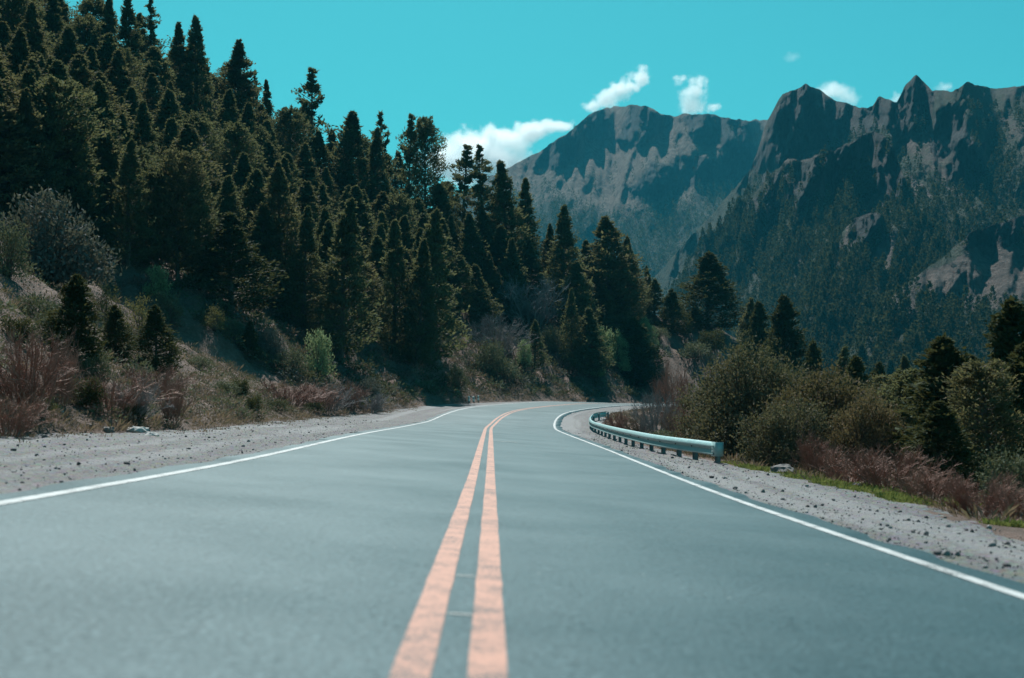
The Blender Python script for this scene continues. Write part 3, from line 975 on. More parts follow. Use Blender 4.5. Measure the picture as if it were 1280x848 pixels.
def twig_meshes(seed, mat, n=16, sub=7, sub2=4, spread=.5, rad=.009, buds=None):
    """bare many-stemmed shrub about 1 high"""
    g = np.random.default_rng(seed)
    def child(p0, p1, k, length, dev):
        nn = len(p0)
        t = g.uniform(.3, 1.0, (nn, k, 1))
        b = p0[:, None] + (p1 - p0)[:, None] * t
        d = (p1 - p0)[:, None] / (np.linalg.norm(p1 - p0, axis=1)[:, None, None] + 1e-9) + g.normal(size=(nn, k, 3)) * dev + np.array([0, 0, .25])
        d /= np.linalg.norm(d, axis=2, keepdims=True)
        e = b + d * (length * g.uniform(.5, 1.2, (nn, k, 1)))
        return b.reshape(-1, 3), e.reshape(-1, 3)
    a = g.uniform(0, 6.28, n)
    r0 = .34 * spread * np.sqrt(g.random(n))
    p0 = np.stack([np.cos(a) * r0, np.sin(a) * r0, np.zeros(n)], 1)
    sp = spread * np.sqrt(g.random(n)) * (.35 + .65 * r0 / (.34 * spread))
    hk = np.sqrt(np.clip(1 - (sp / spread) ** 2 * .75, .1, 1))
    pm = p0 + np.stack([np.cos(a) * sp * .45, np.sin(a) * sp * .45, (.34 + .12 * g.random(n)) * hk], 1)
    p1 = pm + np.stack([np.cos(a) * sp * .55, np.sin(a) * sp * .55, (.18 + .26 * g.random(n)) * hk], 1)
    q = [tubes(p0, pm, rad, rad * .75), tubes(pm, p1, rad * .75, rad * .4)]
    b0, b1 = child(np.concatenate([p0, pm]), np.concatenate([pm, p1]), sub, .24, .55)
    q.append(tubes(b0, b1, rad * .45, rad * .22, 3))
    c0, c1 = child(b0, b1, sub2, .13, .7)
    q.append(tubes(c0, c1, rad * .26, rad * .12, 3))
    Q = np.concatenate(q)
    Q[..., 2] = np.maximum(Q[..., 2], 0)
    if buds:
        P = c1[g.random(len(c1)) < buds]
        return quads_mesh('stem', Q, mat), P
    return quads_mesh('stem', Q, mat)

SH = {
    'grey': shrub_meshes(31, M['grey_leaf'], 110, 60, .055, .075),
    'sage': shrub_meshes(32, M['sage_leaf'], 60, 46, .06, .085),
    'sage2': shrub_meshes(33, M['sage_leaf'], 46, 40, .07, .10, .7),
    'pale': shrub_meshes(34, M['pale_leaf'], 60, 44, .075, .085, 1.1),
    'olive': shrub_meshes(35, M['olive_leaf'], 300, 70, .032, .055, 1.0, .45),
    'olive2': shrub_meshes(36, M['brown_leaf'], 240, 64, .036, .06, 1.0, .45),
    'olive3': shrub_meshes(37, M['olive_leaf'], 220, 64, .036, .06, .9, .4),
    'yellow': shrub_meshes(38, M['yellow_leaf'], 46, 40, .06, .09),
    'dark': shrub_meshes(39, M['juniper'], 60, 44, .07, .085),
    'jade': shrub_meshes(40, M['pale_leaf'], 130, 54, .05, .065, 1.15),
}
TW = {
    'red': twig_meshes(51, M['red_twig'], 26, 8, 5, .62, .012),
    'red2': twig_meshes(52, M['red_twig'], 34, 7, 5, .85, .012),
    'grey': twig_meshes(53, M['grey_twig'], 28, 8, 5, .7, .011),
    'blue': twig_meshes(54, M['blue_twig'], 30, 9, 6, .75, .013),
    'tall': twig_meshes(55, M['red_twig'], 18, 9, 5, .45, .010),
    'straw': twig_meshes(56, M['dry'], 40, 5, 3, .45, .009),
}

def B(kind, px, top, base, wpx, label, group=None, name='shrub', y=None, pos=None, cat='shrub'):
    """leafy shrub"""
    p = pos or hit(px, base)
    h = (base - top) * p[1] / F
    w = wpx * p[1] / F
    st, fo_ = SH[kind]
    e = bpy.data.objects.new(name, None)
    e.empty_display_size = .2
    col.objects.link(e)
    e.location = (p[0], p[1], p[2] - .03 * h)
    e.scale = (w / 1.12, w / 1.12, h / .98)
    e.rotation_euler = (0, 0, random.uniform(0, 6.28))
    tag(e, label, cat, group)
    link('stem', st, e); link('foliage', fo_, e)
    return e

def W(kind, px, top, base, wpx, label, group=None, name='bare_shrub', pos=None):
    p = pos or hit(px, base)
    h = (base - top) * p[1] / F
    w = wpx * p[1] / F
    o = link(name, TW[kind])
    o.location = (p[0], p[1], p[2] - .03 * h)
    o.scale = (w / 1.25, w / 1.25, h / .95)
    o.rotation_euler = (0, 0, random.uniform(0, 6.28))
    tag(o, label, 'shrub', group)
    return o

# left slope
B('grey', 70, 232, 352, 132, 'big round silvery grey shrub high on the left slope')
B('sage', 8, 270, 345, 60, 'tan grey shrub cut by the left edge beside the big silvery one')
T('jun1', 97, 343, 462, 62, 'tallest upright dark juniper on the open left slope', name='juniper', cat='shrub')
T('jun1', 144, 382, 454, 38, 'slim dark juniper between the tallest and the lumpy one', name='juniper', cat='shrub')
T('jun2', 194, 382, 468, 60, 'lumpy dark green juniper with a leaning side bough', name='juniper', cat='shrub')
T('jun1', 314, 402, 450, 21, 'small columnar juniper alone on the pink slope', name='juniper', cat='shrub')
B('pale', 398, 417, 474, 42, 'bright jade green bush glowing at the forest edge')
B('yellow', 133, 356, 402, 40, 'yellow green shrub behind the gap of the two junipers')
B('pale', 196, 334, 372, 34, 'pale green shrub topmost under the forest edge')
B('yellow', 176, 370, 420, 44, 'yellowish shrub just above the lumpy juniper')
B('sage', 210, 362, 408, 46, 'straw coloured shrub right of the yellowish one under the forest')
B('yellow', 268, 382, 412, 36, 'small yellow green shrub at the crest of the bare gully')
B('sage', 292, 398, 424, 44, 'grey green shrub right of the bare gully crest')
B('grey', 335, 408, 450, 40, 'ash grey shrub behind the small columnar juniper')
B('sage', 365, 432, 468, 46, 'grey green shrub left of the jade green bush')
B('sage2', 280, 470, 492, 40, 'low sage green mound in the middle of the pink slope')
B('dark', 300, 470, 498, 26, 'dark green mound beside the hollow in the pink slope')
B('dark', 318, 487, 524, 24, 'dark olive upright bush close to the gravel edge')
B('sage2', 300, 502, 524, 36, 'straw green tuft left of the dark upright bush by the gravel')
B('dark', 100, 462, 506, 62, 'dark green low bush under the tallest juniper')
B('sage', 120, 440, 480, 48, 'dull grey green bush right below the tallest juniper')
B('dark', 48, 480, 516, 34, 'blackish green bush among the red stems at far left')
B('dark', 165, 500, 530, 34, 'dark bush right above the white stones by the gravel')
B('yellow', 60, 495, 514, 30, 'low yellow tuft at the foot of the red stems')
B('sage2', 250, 440, 462, 40, 'faded green mound below the bare gully')
B('sage2', 40, 350, 400, 60, 'dull sage mound on the steep slope under the silvery shrub')
B('sage', 60, 385, 425, 50, 'grey green shrub left of the top of the tallest juniper')
B('dark', 20, 390, 430, 46, 'dark shrub at the left edge over the red stems')
W('red2', 30, 408, 520, 118, 'largest red stemmed bare shrub at the left edge')
W('red', 75, 425, 505, 60, 'red bare shrub touching the foot of the tallest juniper')
W('red2', 10, 490, 546, 80, 'low rusty bare shrub at the left edge of the gravel')
W('red2', 140, 466, 520, 104, 'wide pinkish bare thicket below the slim juniper')
W('grey', 165, 470, 528, 60, 'grey bare shrub in front of the pinkish thicket')
W('tall', 215, 462, 534, 62, 'fine brownish broom like shrub standing at the gravel edge')
W('red2', 362, 476, 508, 74, 'rosy bare thicket left below the jade green bush')
W('red', 400, 478, 516, 60, 'rosy bare thicket right below the jade green bush')
W('grey', 410, 480, 514, 60, 'mauve grey bare shrub beside the gravel edge')
W('red', 440, 474, 514, 44, 'orange red bare shrub at the edge of the deep shade')
W('grey', 462, 490, 517, 46, 'pale grey domed bare shrub at the gravel edge')
B('grey', 458, 470, 500, 40, 'grey shrub at the edge of the deep tree shade')
B('dark', 345, 498, 514, 40, 'fresh green low plants left of the rosy thicket', name='shrub')
B('dark', 392, 500, 516, 36, 'green low plant under the rosy thicket by the gravel')
W('red2', 190, 458, 492, 70, 'pink bare thicket at the foot of the lumpy juniper')
# the bank round the bend
W('blue', 665, 345, 412, 84, 'lichen blue bare shrub high on the bank')
W('grey', 622, 398, 452, 62, 'mauve grey bare shrub over the marker posts')
B('sage', 612, 428, 472, 44, 'mottled grey green shrub above the marker posts')
B('sage2', 628, 436, 474, 50, 'dusty tan shrub below the mauve bare one')
B('pale', 655, 432, 463, 22, 'small pale green bush beside a pointed conifer on the bank')
B('pale', 752, 411, 456, 36, 'bigger pale green bush on the bank, left of its twin')
B('jade', 772, 424, 464, 30, 'pale green bush on the bank, right one of the twin')
B('pale', 745, 456, 476, 24, 'smallest pale green tuft under the twin bushes')
B('pale', 733, 381, 412, 34, 'pale green bush high on the bank beside a tiered conifer')
B('sage', 690, 405, 440, 46, 'dull brown green shrub between conifers on the bank')
B('sage2', 640, 372, 404, 48, 'grey green mound left of the lichen blue shrub')
B('sage', 572, 452, 490, 32, 'grey green shrub at the edge of the deep shade near the posts')
B('jade', 806, 408, 440, 34, 'light green shrub on the sunny lip of the bank')
B('sage2', 822, 405, 425, 30, 'grey shrub at the lip of the bank')
B('sage2', 868, 418, 448, 44, 'dull grey green mound on the sunlit nose of the bank')
B('dark', 890, 412, 444, 38, 'dark low shrub at the rim of the bank hollow')
B('sage', 728, 432, 470, 34, 'faded tan shrub left of the twin pale bushes')

# ------------------------------------------------------------------ right side
def right_tree(kind, px, top, base, wpx, Y, label, **k):
    """a tree rooted down the valley side at distance Y"""
    x = (px - 640) / F * Y
    z = float(ground_z(np.array([x]), np.array([Y]))[0])
    h = (H + (HZ - top) / F * Y) - z
    return place_tree(kind, (x, Y, z), h, wpx * Y / F, label, **k)
def right_pos(px, Y):
    x = (px - 640) / F * Y
    return (x, Y, float(ground_z(np.array([x]), np.array([Y]))[0]))
def RB(kind, px, top, wpx, Y, label, **k):
    p = right_pos(px, Y)
    base = HZ - (p[2] - H) * F / Y
    return B(kind, px, top, base, wpx, label, pos=p, **k)
def RW(kind, px, top, wpx, Y, label, **k):
    p = right_pos(px, Y)
    base = HZ - (p[2] - H) * F / Y
    return W(kind, px, top, base, wpx, label, pos=p, **k)

RB('olive', 940, 434, 172, 44, 'big rounded olive bush right behind the end of the guardrail')
RB('olive3', 900, 462, 110, 52, 'olive bush behind the middle of the guardrail')
RB('olive2', 1032, 450, 165, 40, 'bronze tipped bush right of the big olive one')
RB('olive3', 990, 486, 130, 37, 'low olive bush in front of the big rounded one')
RB('olive2', 1085, 484, 110, 37, 'bronze bush at the end of the bushes before the dark trees')
RB('olive', 975, 448, 110, 50, 'tan olive bush top between the two big ones')
RW('red', 1020, 540, 60, 33, 'pink bare shrub in front of the olive bushes')
RW('red2', 1110, 555, 100, 27, 'reddish brown bare thicket below the dark trees')
RW('red2', 1060, 560, 80, 31, 'brown bare thicket left below the bronze bush')
RW('red', 1165, 585, 90, 24, 'rust coloured bare shrub at the verge under the dark trees')
RW('red2', 1225, 590, 90, 21, 'dark red bare thicket above the bright grass at right')
RW('straw', 1140, 590, 60, 25, 'straw coloured stems between the rusty shrubs at right')
RW('red2', 1275, 600, 80, 20, 'brown bare thicket cut by the right edge')
RB('sage', 1262, 552, 90, 23, 'grey green leafy shrub at the right edge')
RB('sage2', 1100, 500, 60, 40, 'grey green shrub behind the reddish brown thicket')
RW('tall', 842, 450, 76, 74, 'red stemmed bare shrub standing past the guardrail bend')
RW('grey', 818, 486, 50, 68, 'grey wispy bare shrub behind the guardrail')
RW('straw', 850, 505, 70, 60, 'straw coloured thicket behind the guardrail')
RW('red', 872, 498, 60, 54, 'pinkish twigs left of the olive bush behind the guardrail')
RW('red', 772, 512, 34, 72, 'low reddish twigs inside the far end of the guardrail')
RW('straw', 800, 514, 44, 70, 'low straw tuft inside the guardrail bend')
RW('straw', 885, 525, 50, 48, 'brown stems under the olive bush behind the rail')
RB('sage2', 826, 528, 40, 58, 'low grey green mound behind the guardrail')
right_tree('jun1', 1188, 418, 0, 120, 36, 'nearest dark green conifer among the bushes at right')
right_tree('round2', 1232, 452, 0, 100, 31, 'short dark rounded conifer left of the tall one at the right edge')
right_tree('jun2', 1266, 374, 0, 170, 38, 'tall dark conifer cut by the right edge')
right_tree('round1', 1150, 462, 0, 110, 42, 'bushy dark conifer behind the reddish brown thicket')
right_tree('jun1', 1212, 440, 0, 100, 44, 'dim conifer between the two dark ones at right')
right_tree('round2', 1112, 470, 0, 90, 58, 'small green rounded conifer above the bronze bushes')
right_tree('jun2', 1066, 444, 0, 80, 72, 'conifer top showing over the bronze tipped bush')
right_tree('jun1', 1285, 425, 0, 110, 33, 'dark conifer in front of the one cut by the right edge')
right_tree('jun1', 1170, 500, 0, 80, 30, 'low dark conifer at the feet of the nearest dark one')
right_tree('jun1', 990, 367, 0, 62, 135, 'rounded bronze conifer rising behind the big olive bush')
right_tree('jun1', 951, 376, 0, 46, 150, 'bronze conifer on the hill nose left of the rounded one')
right_tree('col2', 934, 372, 0, 38, 165, 'thin bronze conifer at the end of the bank crest')
right_tree('jun2', 966, 405, 0, 50, 140, 'low green conifer between two bronze ones')
right_tree('jun2', 1022, 425, 0, 60, 110, 'dark green conifer right of the rounded bronze one')
right_tree('cone1', 1045, 432, 0, 52, 120, 'slim conifer in the valley over the bronze tipped bush')
right_tree('jun2', 1090, 452, 0, 66, 100, 'valley conifer with its top between the right hand bushes')
right_tree('cone1', 1130, 444, 0, 58, 110, 'slim valley conifer left of the nearest dark one')

print('trees', N_TREE[0])

# ------------------------------------------------------------------ guardrail, marker posts, rocks
def guardrail():
    root = bpy.data.objects.new('guardrail', None)
    root.empty_display_size = .3
    col.objects.link(root)
    posts = [hit(*q) for q in ((897, 579.5), (866, 574.5), (842.5, 571), (825, 567.5), (810, 564), (799, 560.6))]
    ps, po = road_coords([p[0] for p in posts], [p[1] for p in posts])
    ks = np.array(list(ps) + [52, 60, 72, 84, 92, 97])
    ko = np.array(list(po) + [5.0, 5.15, 5.5, 5.6, 5.9, 6.9])
    s = np.arange(ks[0] - .25, 96.5, .25)
    o = np.interp(s, ks, ko)
    o = np.convolve(np.pad(o, 6, mode='edge'), np.ones(13) / 13, 'valid')
    x, y, zr = at_s(s, o)
    z = shoulder_z(s, o)
    tx, ty = np.gradient(x), np.gradient(y)
    L = np.hypot(tx, ty)
    nx, ny = -ty / L, tx / L                 # towards the road (left of travel)
    # W profile: (height, bulge towards the road)
    prof = np.array([(.445, .000), (.455, .030), (.473, .084), (.497, .088), (.572, .014), (.606, .002), (.634, .060), (.657, .086), (.681, .088), (.748, .020), (.761, .000)]) * np.array([1.08, 1.3]) - np.array([.285, 0])
    th_ = .006
    ring = np.concatenate([prof, prof[::-1] - np.array([0, th_ + .002])])
    X = x[:, None] + nx[:, None] * ring[None, :, 1]
    Yv = y[:, None] + ny[:, None] * ring[None, :, 1]
    Z = z[:, None] + ring[None, :, 0]
    V = np.stack([X, Yv, Z], -1)
    V = np.concatenate([V, V[:, :1]], 1)
    x0, y0, z0 = float(x[0]), float(y[0]), float(z[0])
    root.location = (x0, y0, z0)
    O = np.array([x0, y0, z0])
    me = new_mesh('rail', (V - O).reshape(-1, 3), grid_faces(V.shape[0], V.shape[1]), M['steel'], False)
    link('rail', me, root)
    tag(root, 'galvanised steel crash barrier curving along the gravel verge', 'guardrail')
    # wrapped end piece: a half round of sheet turned back behind the first post
    a = np.linspace(0, math.pi * .95, 14)
    rad_ = .11
    hx, hy = -tx[0] / L[0], -ty[0] / L[0]    # away from the rail
    bxs = x0 + hx * (np.sin(a) * rad_ + .03) - nx[0] * (rad_ - np.cos(a) * rad_) + nx[0] * .07
    bys = y0 + hy * (np.sin(a) * rad_ + .03) - ny[0] * (rad_ - np.cos(a) * rad_) + ny[0] * .07
    bxs = np.concatenate([[x0 - hx * .25 + nx[0] * .085], bxs]); bys = np.concatenate([[y0 - hy * .25 + ny[0] * .085], bys])
    hh = np.array([.185, .36, .545])
    E1 = np.stack([np.broadcast_to(bxs[:, None], (15, 3)), np.broadcast_to(bys[:, None], (15, 3)), np.broadcast_to(z0 + hh[None], (15, 3))], -1)
    me = new_mesh('end_cap', (E1 - O).reshape(-1, 3), grid_faces(15, 3), M['steel'], True)
    ec = link('end_cap', me, root)
    sm = ec.modifiers.new('s', 'SOLIDIFY'); sm.thickness = .008
    # posts: C sections
    extra = [49.4, 52.2, 55.2, 58.4, 61.8, 65.4, 69.2, 73, 77, 81, 85, 89, 93, 96]
    Cc = np.array([(-.055, -.075), (.055, -.075), (.055, -.062), (-.042, -.062), (-.042, .062), (.055, .062), (.055, .075), (-.055, .075)])
    for q in list(ps) + extra:
        oo = float(np.interp(q, s, o))
        px_, py_, _ = at_s(q, oo)
        pz = float(shoulder_z(q, oo))
        i = int(np.argmin(np.abs(s - q)))
        t2 = np.array([tx[i], ty[i]]) / L[i]; n2 = np.array([nx[i], ny[i]])
        sec = np.array([px_, py_])[None] - n2[None] * .085 + Cc[:, :1] * n2 + Cc[:, 1:] * t2
        nv = len(Cc)
        Vp = np.concatenate([np.c_[sec, np.full(nv, pz - .4)], np.c_[sec, np.full(nv, pz + .50)]]) - O
        fc = [(k, (k + 1) % nv, (k + 1) % nv + nv, k + nv) for k in range(nv)]
        top = [(nv + 0, nv + 1, nv + 2, nv + 3), (nv + 0, nv + 3, nv + 4, nv + 7), (nv + 7, nv + 4, nv + 5, nv + 6)]
        me = new_mesh('post', Vp, np.array(fc + top), M['post_steel'])
        po_ = link('post', me, root)
        # bolt head in the valley of the rail
        c = np.array([px_ + n2[0] * .02, py_ + n2[1] * .02, pz + .366]) - O
        Q = tubes([c - np.append(n2, 0) * .02], [c + np.append(n2, 0) * .012], .022, .020, 8)
        cap = Q[:, 2:4].reshape(-1, 3)
        bm_v = np.concatenate([Q.reshape(-1, 3)])
        b = link('bolt', quads_mesh('bolt', Q, M['bolt']), po_)
guardrail()

def marker_posts():
    labs = ('white marker post nearest the gravel, leftmost of the three', 'white marker post in the middle of the three', 'white marker post closest to the road, rightmost of the three')
    for (px, base), lab in zip(((586, 503.6), (591.8, 503.2), (597.6, 502.8)), labs):
        p = hit(px, base)
        e = bpy.data.objects.new('marker_post', None); e.empty_display_size = .1
        col.objects.link(e); e.location = p
        tag(e, lab, 'marker post', 'white marker posts at the outside of the bend')
        def prism(name, r0, r1, z0, z1, mat, n=8, dome=0):
            a = np.arange(n) * 2 * math.pi / n
            rings = [(r0, z0), (r1, z1)] + ([(r1 * .75, z1 + dome * .7), (r1 * .05, z1 + dome)] if dome else [(r1 * .05, z1 + .002)])
            V = np.concatenate([np.stack([np.cos(a) * r, np.sin(a) * r, np.full(n, z)], 1) for r, z in rings])
            fc = [(k * n + i, k * n + (i + 1) % n, (k + 1) * n + (i + 1) % n, (k + 1) * n + i) for k in range(len(rings) - 1) for i in range(n)]
            link(name, new_mesh(name, V, np.array(fc), mat), e)
        prism('base', .10, .095, -.1, .07, M['marker_dark'])
        prism('shaft', .085, .075, .07, .44, M['marker_white'], dome=.05)
        prism('band', .088, .086, .30, .36, M['marker_dark'])
marker_posts()

def rock(px, py, wpx, hpx, mat, label, seed, pos=None):
    p = pos or hit(px, py)
    g = np.random.default_rng(seed)
    bm_ = bpy.data.meshes.new('rock')
    import bmesh
    bm = bmesh.new(); bmesh.ops.create_icosphere(bm, subdivisions=3, radius=1)
    w, h = wpx * p[1] / F / 2, hpx * p[1] / F
    for v in bm.verts:
        c = v.co
        k = 1 + .38 * float(fbm(c.x * 1.2 + seed, c.y * 1.2, c.z * 1.2, 4, seed)) + .25 * float(np.abs(vnoise(c.x * 2.5, c.y * 2.5 + seed, c.z * 2.5, seed)))
        v.co = Vector((c.x * w * k, c.y * w * .8 * k, (c.z * .55 + .25) * h * k))
    bm.to_mesh(bm_); bm.free()
    bm_.materials.append(mat)
    o = link('rock', bm_, None, p)
    tag(o, label, 'rock')
rock(172, 542, 26, 11, M['pale_rock'], 'long white boulder at the gravel edge under the dark bush', 3)
rock(190, 547, 17, 8, M['pale_rock'], 'rounded white stone right of the long white boulder', 4)
rock(136, 541, 15, 9, M['rock'], 'grey angular boulder left of the white stones', 5)
rock(77, 516, 5, 4, M['pale_rock'], 'small bright white stone on the bare foot of the slope', 6)
rock(56, 548, 8, 5, M['dark_rock'], 'dark stone lying on the gravel pull-out at far left', 7)
rock(110, 535, 9, 4, M['dark_rock'], 'dark stone at the foot of the slope left of the boulder', 8)
rock(978, 594, 30, 15, M['rock'], 'mottled grey rock mound in the grass under the olive bushes', 9)
rock(1071, 612, 11, 9, M['dark_rock'], 'dark jagged stone in the grass left of the rusty shrubs', 10)
rock(929, 574, 10, 5, M['rock'], 'low pinkish rock in the grass behind the rail end', 11)
rock(1190, 700, 9, 5, M['dark_rock'], 'dark stone alone on the right verge by the white line', 12)
rock(1259, 681, 7, 4, M['dark_rock'], 'small dark stone near the right end of the verge', 13)
rock(803, 536, 7, 5, M['pale_rock'], 'pale stone in the green patch behind the guardrail', 14)
rock(985, 631, 4, 2.5, M['dark_rock'], 'tiny dark stone on the ruts left of the other tiny one', 15)
rock(1028, 632, 4, 2.5, M['dark_rock'], 'tiny dark stone on the ruts right of the other tiny one', 16)

# ------------------------------------------------------------------ mountains
def poly_mask(PX, PY, poly, warp=0.0, seed=0, soft=4.0):
    poly = np.asarray(poly, float)
    qx = PX + warp * fbm(PX * .05, PY * .05, 0, 3, seed)
    qy = PY + warp * fbm(PX * .05 + 40, PY * .05, 0, 3, seed + 9)
    inside = np.zeros(PX.shape, bool)
    dmin = np.full(PX.shape, 1e9)
    j = len(poly) - 1
    for i in range(len(poly)):
        (x0, y0), (x1, y1) = poly[j], poly[i]
        c = ((y1 > qy) != (y0 > qy)) & (qx < (x0 - x1) * (qy - y1) / ((y0 - y1) if y0 != y1 else 1e-9) + x1)
        inside ^= c
        t = np.clip(((qx - x0) * (x1 - x0) + (qy - y0) * (y1 - y0)) / ((x1 - x0) ** 2 + (y1 - y0) ** 2 + 1e-9), 0, 1)
        dmin = np.minimum(dmin, np.hypot(qx - x0 - t * (x1 - x0), qy - y0 - t * (y1 - y0)))
        j = i
    return np.clip(.5 + np.where(inside, dmin, -dmin) / soft, 0, 1)

def mountain(name, cols, ridge, py_base, y_base, tan0, cliffs, tan_cliff, veg_fun, mat, label, seed, nr=230, jag=1.5, amp=.016, relief=.05):
    rp = np.interp(cols, [p[0] for p in ridge], [p[1] for p in ridge])
    rp = rp + jag * fbm(cols * .16, seed, 0, 4, seed) * 1.6
    t = np.linspace(0, 1, nr)
    PY = py_base + (rp[None] - py_base) * t[:, None]
    PX = np.broadcast_to(cols[None], PY.shape)
    cl = np.zeros(PY.shape)
    for k, poly in enumerate(cliffs):
        cl = np.maximum(cl, poly_mask(PX, PY, poly, 9, seed + k))
    cl = cl * np.clip(1.15 + .9 * fbm(PX * .07, PY * .035, 0, 4, seed + 60), 0, 1)
    e = (HZ - PY) / F
    ta = tan0(PX, PY) + .22 * fbm(PX * .02, PY * .03, 0, 4, seed + 70)
    ta = np.maximum(ta, e + .16)
    ta = ta * (1 - cl) + tan_cliff * cl
    de = np.diff(e, axis=0)
    g = np.concatenate([np.zeros((1, len(cols))), np.cumsum(de / (.5 * (ta[1:] + ta[:-1]) - .5 * (e[1:] + e[:-1])), 0)], 0)
    kx = np.exp(-.5 * (np.arange(-6, 7) / 2.2) ** 2); kx /= kx.sum()
    g = np.apply_along_axis(lambda r_: np.convolve(np.pad(r_, 6, mode='edge'), kx, 'valid'), 1, g)
    lnY = np.log(np.broadcast_to(y_base, cols.shape))[None] + g
    lnY = lnY + amp * 1.6 * fbm(PX * .018, PY * .018, 0, 5, seed + 80) + amp * (1 + 1.2 * cl) * fbm(PX * .10, PY * .028, 0, 5, seed + 90) * sstep(0, .08, t)[:, None]
    lnY = lnY + relief * (np.abs(fbm(PX * .022 + PY * .006, PY * .009, 0, 4, seed + 33)) - .2) * sstep(0, .15, t)[:, None]
    Y = np.exp(lnY)
    X = (PX - 640) / F * Y
    Z = H + e * Y
    veg = veg_fun(PX, PY) * (1 - cl)
    # the far side
    back = []
    for f_, dz in ((1.05, .10), (1.2, .45), (1.45, 1.0)):
        back.append((X[-1] * f_, Y[-1] * f_, Z[-1] - dz * (Z[-1] + 30)))
    Xa = np.concatenate([X] + [b[0][None] for b in back]); Ya = np.concatenate([Y] + [b[1][None] for b in back]); Za = np.concatenate([Z] + [b[2][None] for b in back])
    pad = lambda a: np.concatenate([a, np.repeat(a[-1:], 3, 0)])
    V = np.stack([Xa, Ya, Za], -1).reshape(-1, 3)
    me = new_mesh(name, V, grid_faces(nr + 3, len(cols)), mat, True, {'cliff': pad(cl), 'veg': pad(veg)})
    tag(link(name, me), label, kind='structure')
    return dict(PX=PX, PY=PY, X=X, Y=Y, Z=Z, cl=cl, veg=veg)

z5 = lambda pts: [(640 + a / 3.26, 80 + b / 3.26) for a, b in pts]
z6 = lambda pts: [(920 + a / 3.26, 80 + b / 3.26) for a, b in pts]
PEAK_RIDGE = [(480, 300), (560, 250), (600, 228), (640, 207), (671, 192), (686, 181), (717, 161), (735, 144), (757, 135), (775, 133), (796, 131), (812, 135), (827, 143), (839, 146), (852, 143), (885, 142), (916, 149), (934, 151), (959, 149), (1000, 150), (1060, 170), (1120, 200)]
PEAK_CLIFFS = [z5(q) for q in (
    [(95, 415), (150, 330), (250, 262), (278, 290), (272, 380), (200, 428)],
    [(250, 262), (310, 205), (380, 172), (412, 230), (400, 300), (320, 312)],
    [(440, 250), (500, 162), (560, 175), (645, 215), (600, 280), (520, 322), (430, 312)],
    [(700, 220), (800, 200), (960, 230), (1010, 290), (960, 335), (800, 337), (750, 325), (720, 250)],
    [(480, 520), (560, 405), (640, 405), (625, 440), (660, 378), (760, 368), (850, 400), (900, 300), (990, 330), (985, 470), (900, 480), (760, 490), (640, 530), (540, 560)])]
def peak_veg(px, py):
    line = np.interp(px, [600, 660, 720, 780, 830, 900, 1000], [225, 236, 256, 262, 250, 215, 200])
    return np.clip(.12 + .75 * sstep(-25, 45, py - line) + .5 * fbm(px * .05, py * .06, 0, 4, 301), 0, 1)
M['peak'] = mountain_mat('peak_rock', .55,
    [(.016, .022, .024), (.030, .038, .040), (.07, .075, .072)], [(.095, .072, .054), (.165, .125, .096), (.26, .21, .165)], [(.018, .026, .016), (.032, .042, .026), (.07, .075, .05)])
M['crag'] = mountain_mat('crag_rock', 1.0,
    [(.020, .021, .023), (.042, .041, .042), (.095, .088, .085)], [(.07, .057, .05), (.125, .098, .085), (.21, .17, .15)], [(.022, .032, .020), (.042, .055, .034), (.10, .105, .07)], 1.2)
PEAK = mountain('mountain', np.arange(470, 1130, 2.2), PEAK_RIDGE, 560, 1150, lambda px, py: .52 + 0 * px, PEAK_CLIFFS, 1.9, peak_veg, M['peak'],
    'far rounded peak with dark cliff bands and tan scree', 100)

CRAG_RIDGE = [(690, 470), (730, 425), (780, 380), (820, 345), (860, 300), (895, 262), (922, 232), (938, 212), (946, 192), (953, 168), (960, 150), (978, 118), (994, 111), (1009, 105), (1024, 113), (1043, 126), (1064, 131), (1085, 136), (1091, 133), (1098, 120), (1110, 125), (1121, 129), (1132, 107), (1145, 94), (1156, 104), (1165, 114), (1190, 114), (1210, 103), (1224, 108), (1239, 110), (1257, 111), (1280, 107), (1340, 95), (1420, 100), (1560, 90)]
CRAG_CLIFFS = [z6(q) for q in (  # on the main crag
    [(95, 430), (105, 330), (130, 230), (190, 120), (290, 75), (400, 145), (550, 175), (560, 260), (470, 290), (380, 340), (300, 380), (200, 430)],
    [(570, 145), (640, 145), (700, 80), (740, 40), (800, 110), (790, 220), (690, 300), (650, 330), (640, 260), (570, 240)],
    [(805, 240), (870, 165), (930, 200), (950, 300), (880, 380), (800, 400)],
    [(850, 440), (930, 310), (1000, 330), (1030, 430), (960, 500), (880, 480)],
    [(100, 470), (210, 440), (215, 590), (150, 600)])]
LUMP = [(1105, 378), (1150, 345), (1215, 311), (1250, 303), (1290, 318), (1330, 330), (1330, 395), (1280, 388), (1200, 388), (1150, 392)]
TAN = [z6(q) for q in ([(690, 330), (800, 255), (800, 300), (740, 370)], [(795, 420), (850, 430), (870, 480), (970, 530), (970, 610), (900, 560), (820, 480)], [(500, 590), (560, 520), (650, 520), (650, 620), (560, 640)], [(690, 440), (740, 460), (800, 560), (740, 540)], [(40, 300), (120, 230), (100, 420), (90, 470), (60, 400)], [(220, 395), (290, 385), (270, 440)])]
def crag_veg(px, py):
    v = np.clip(.66 + .40 * sstep(200, 290, py) + .6 * fbm(px * .045, py * .06, 0, 4, 401), .45, 1)
    v = np.maximum(v, .85 * sstep(190, 240, py))
    for k, q in enumerate(TAN):
        v = v * (1 - .85 * poly_mask(px, py, q, 8, 420 + k))
    return v
def crag_tan(px, py):
    return .56 + .08 * fbm(px * .01, py * .01, 0, 2, 5)
CRAG_COLS = np.arange(690, 1560, 2.2)
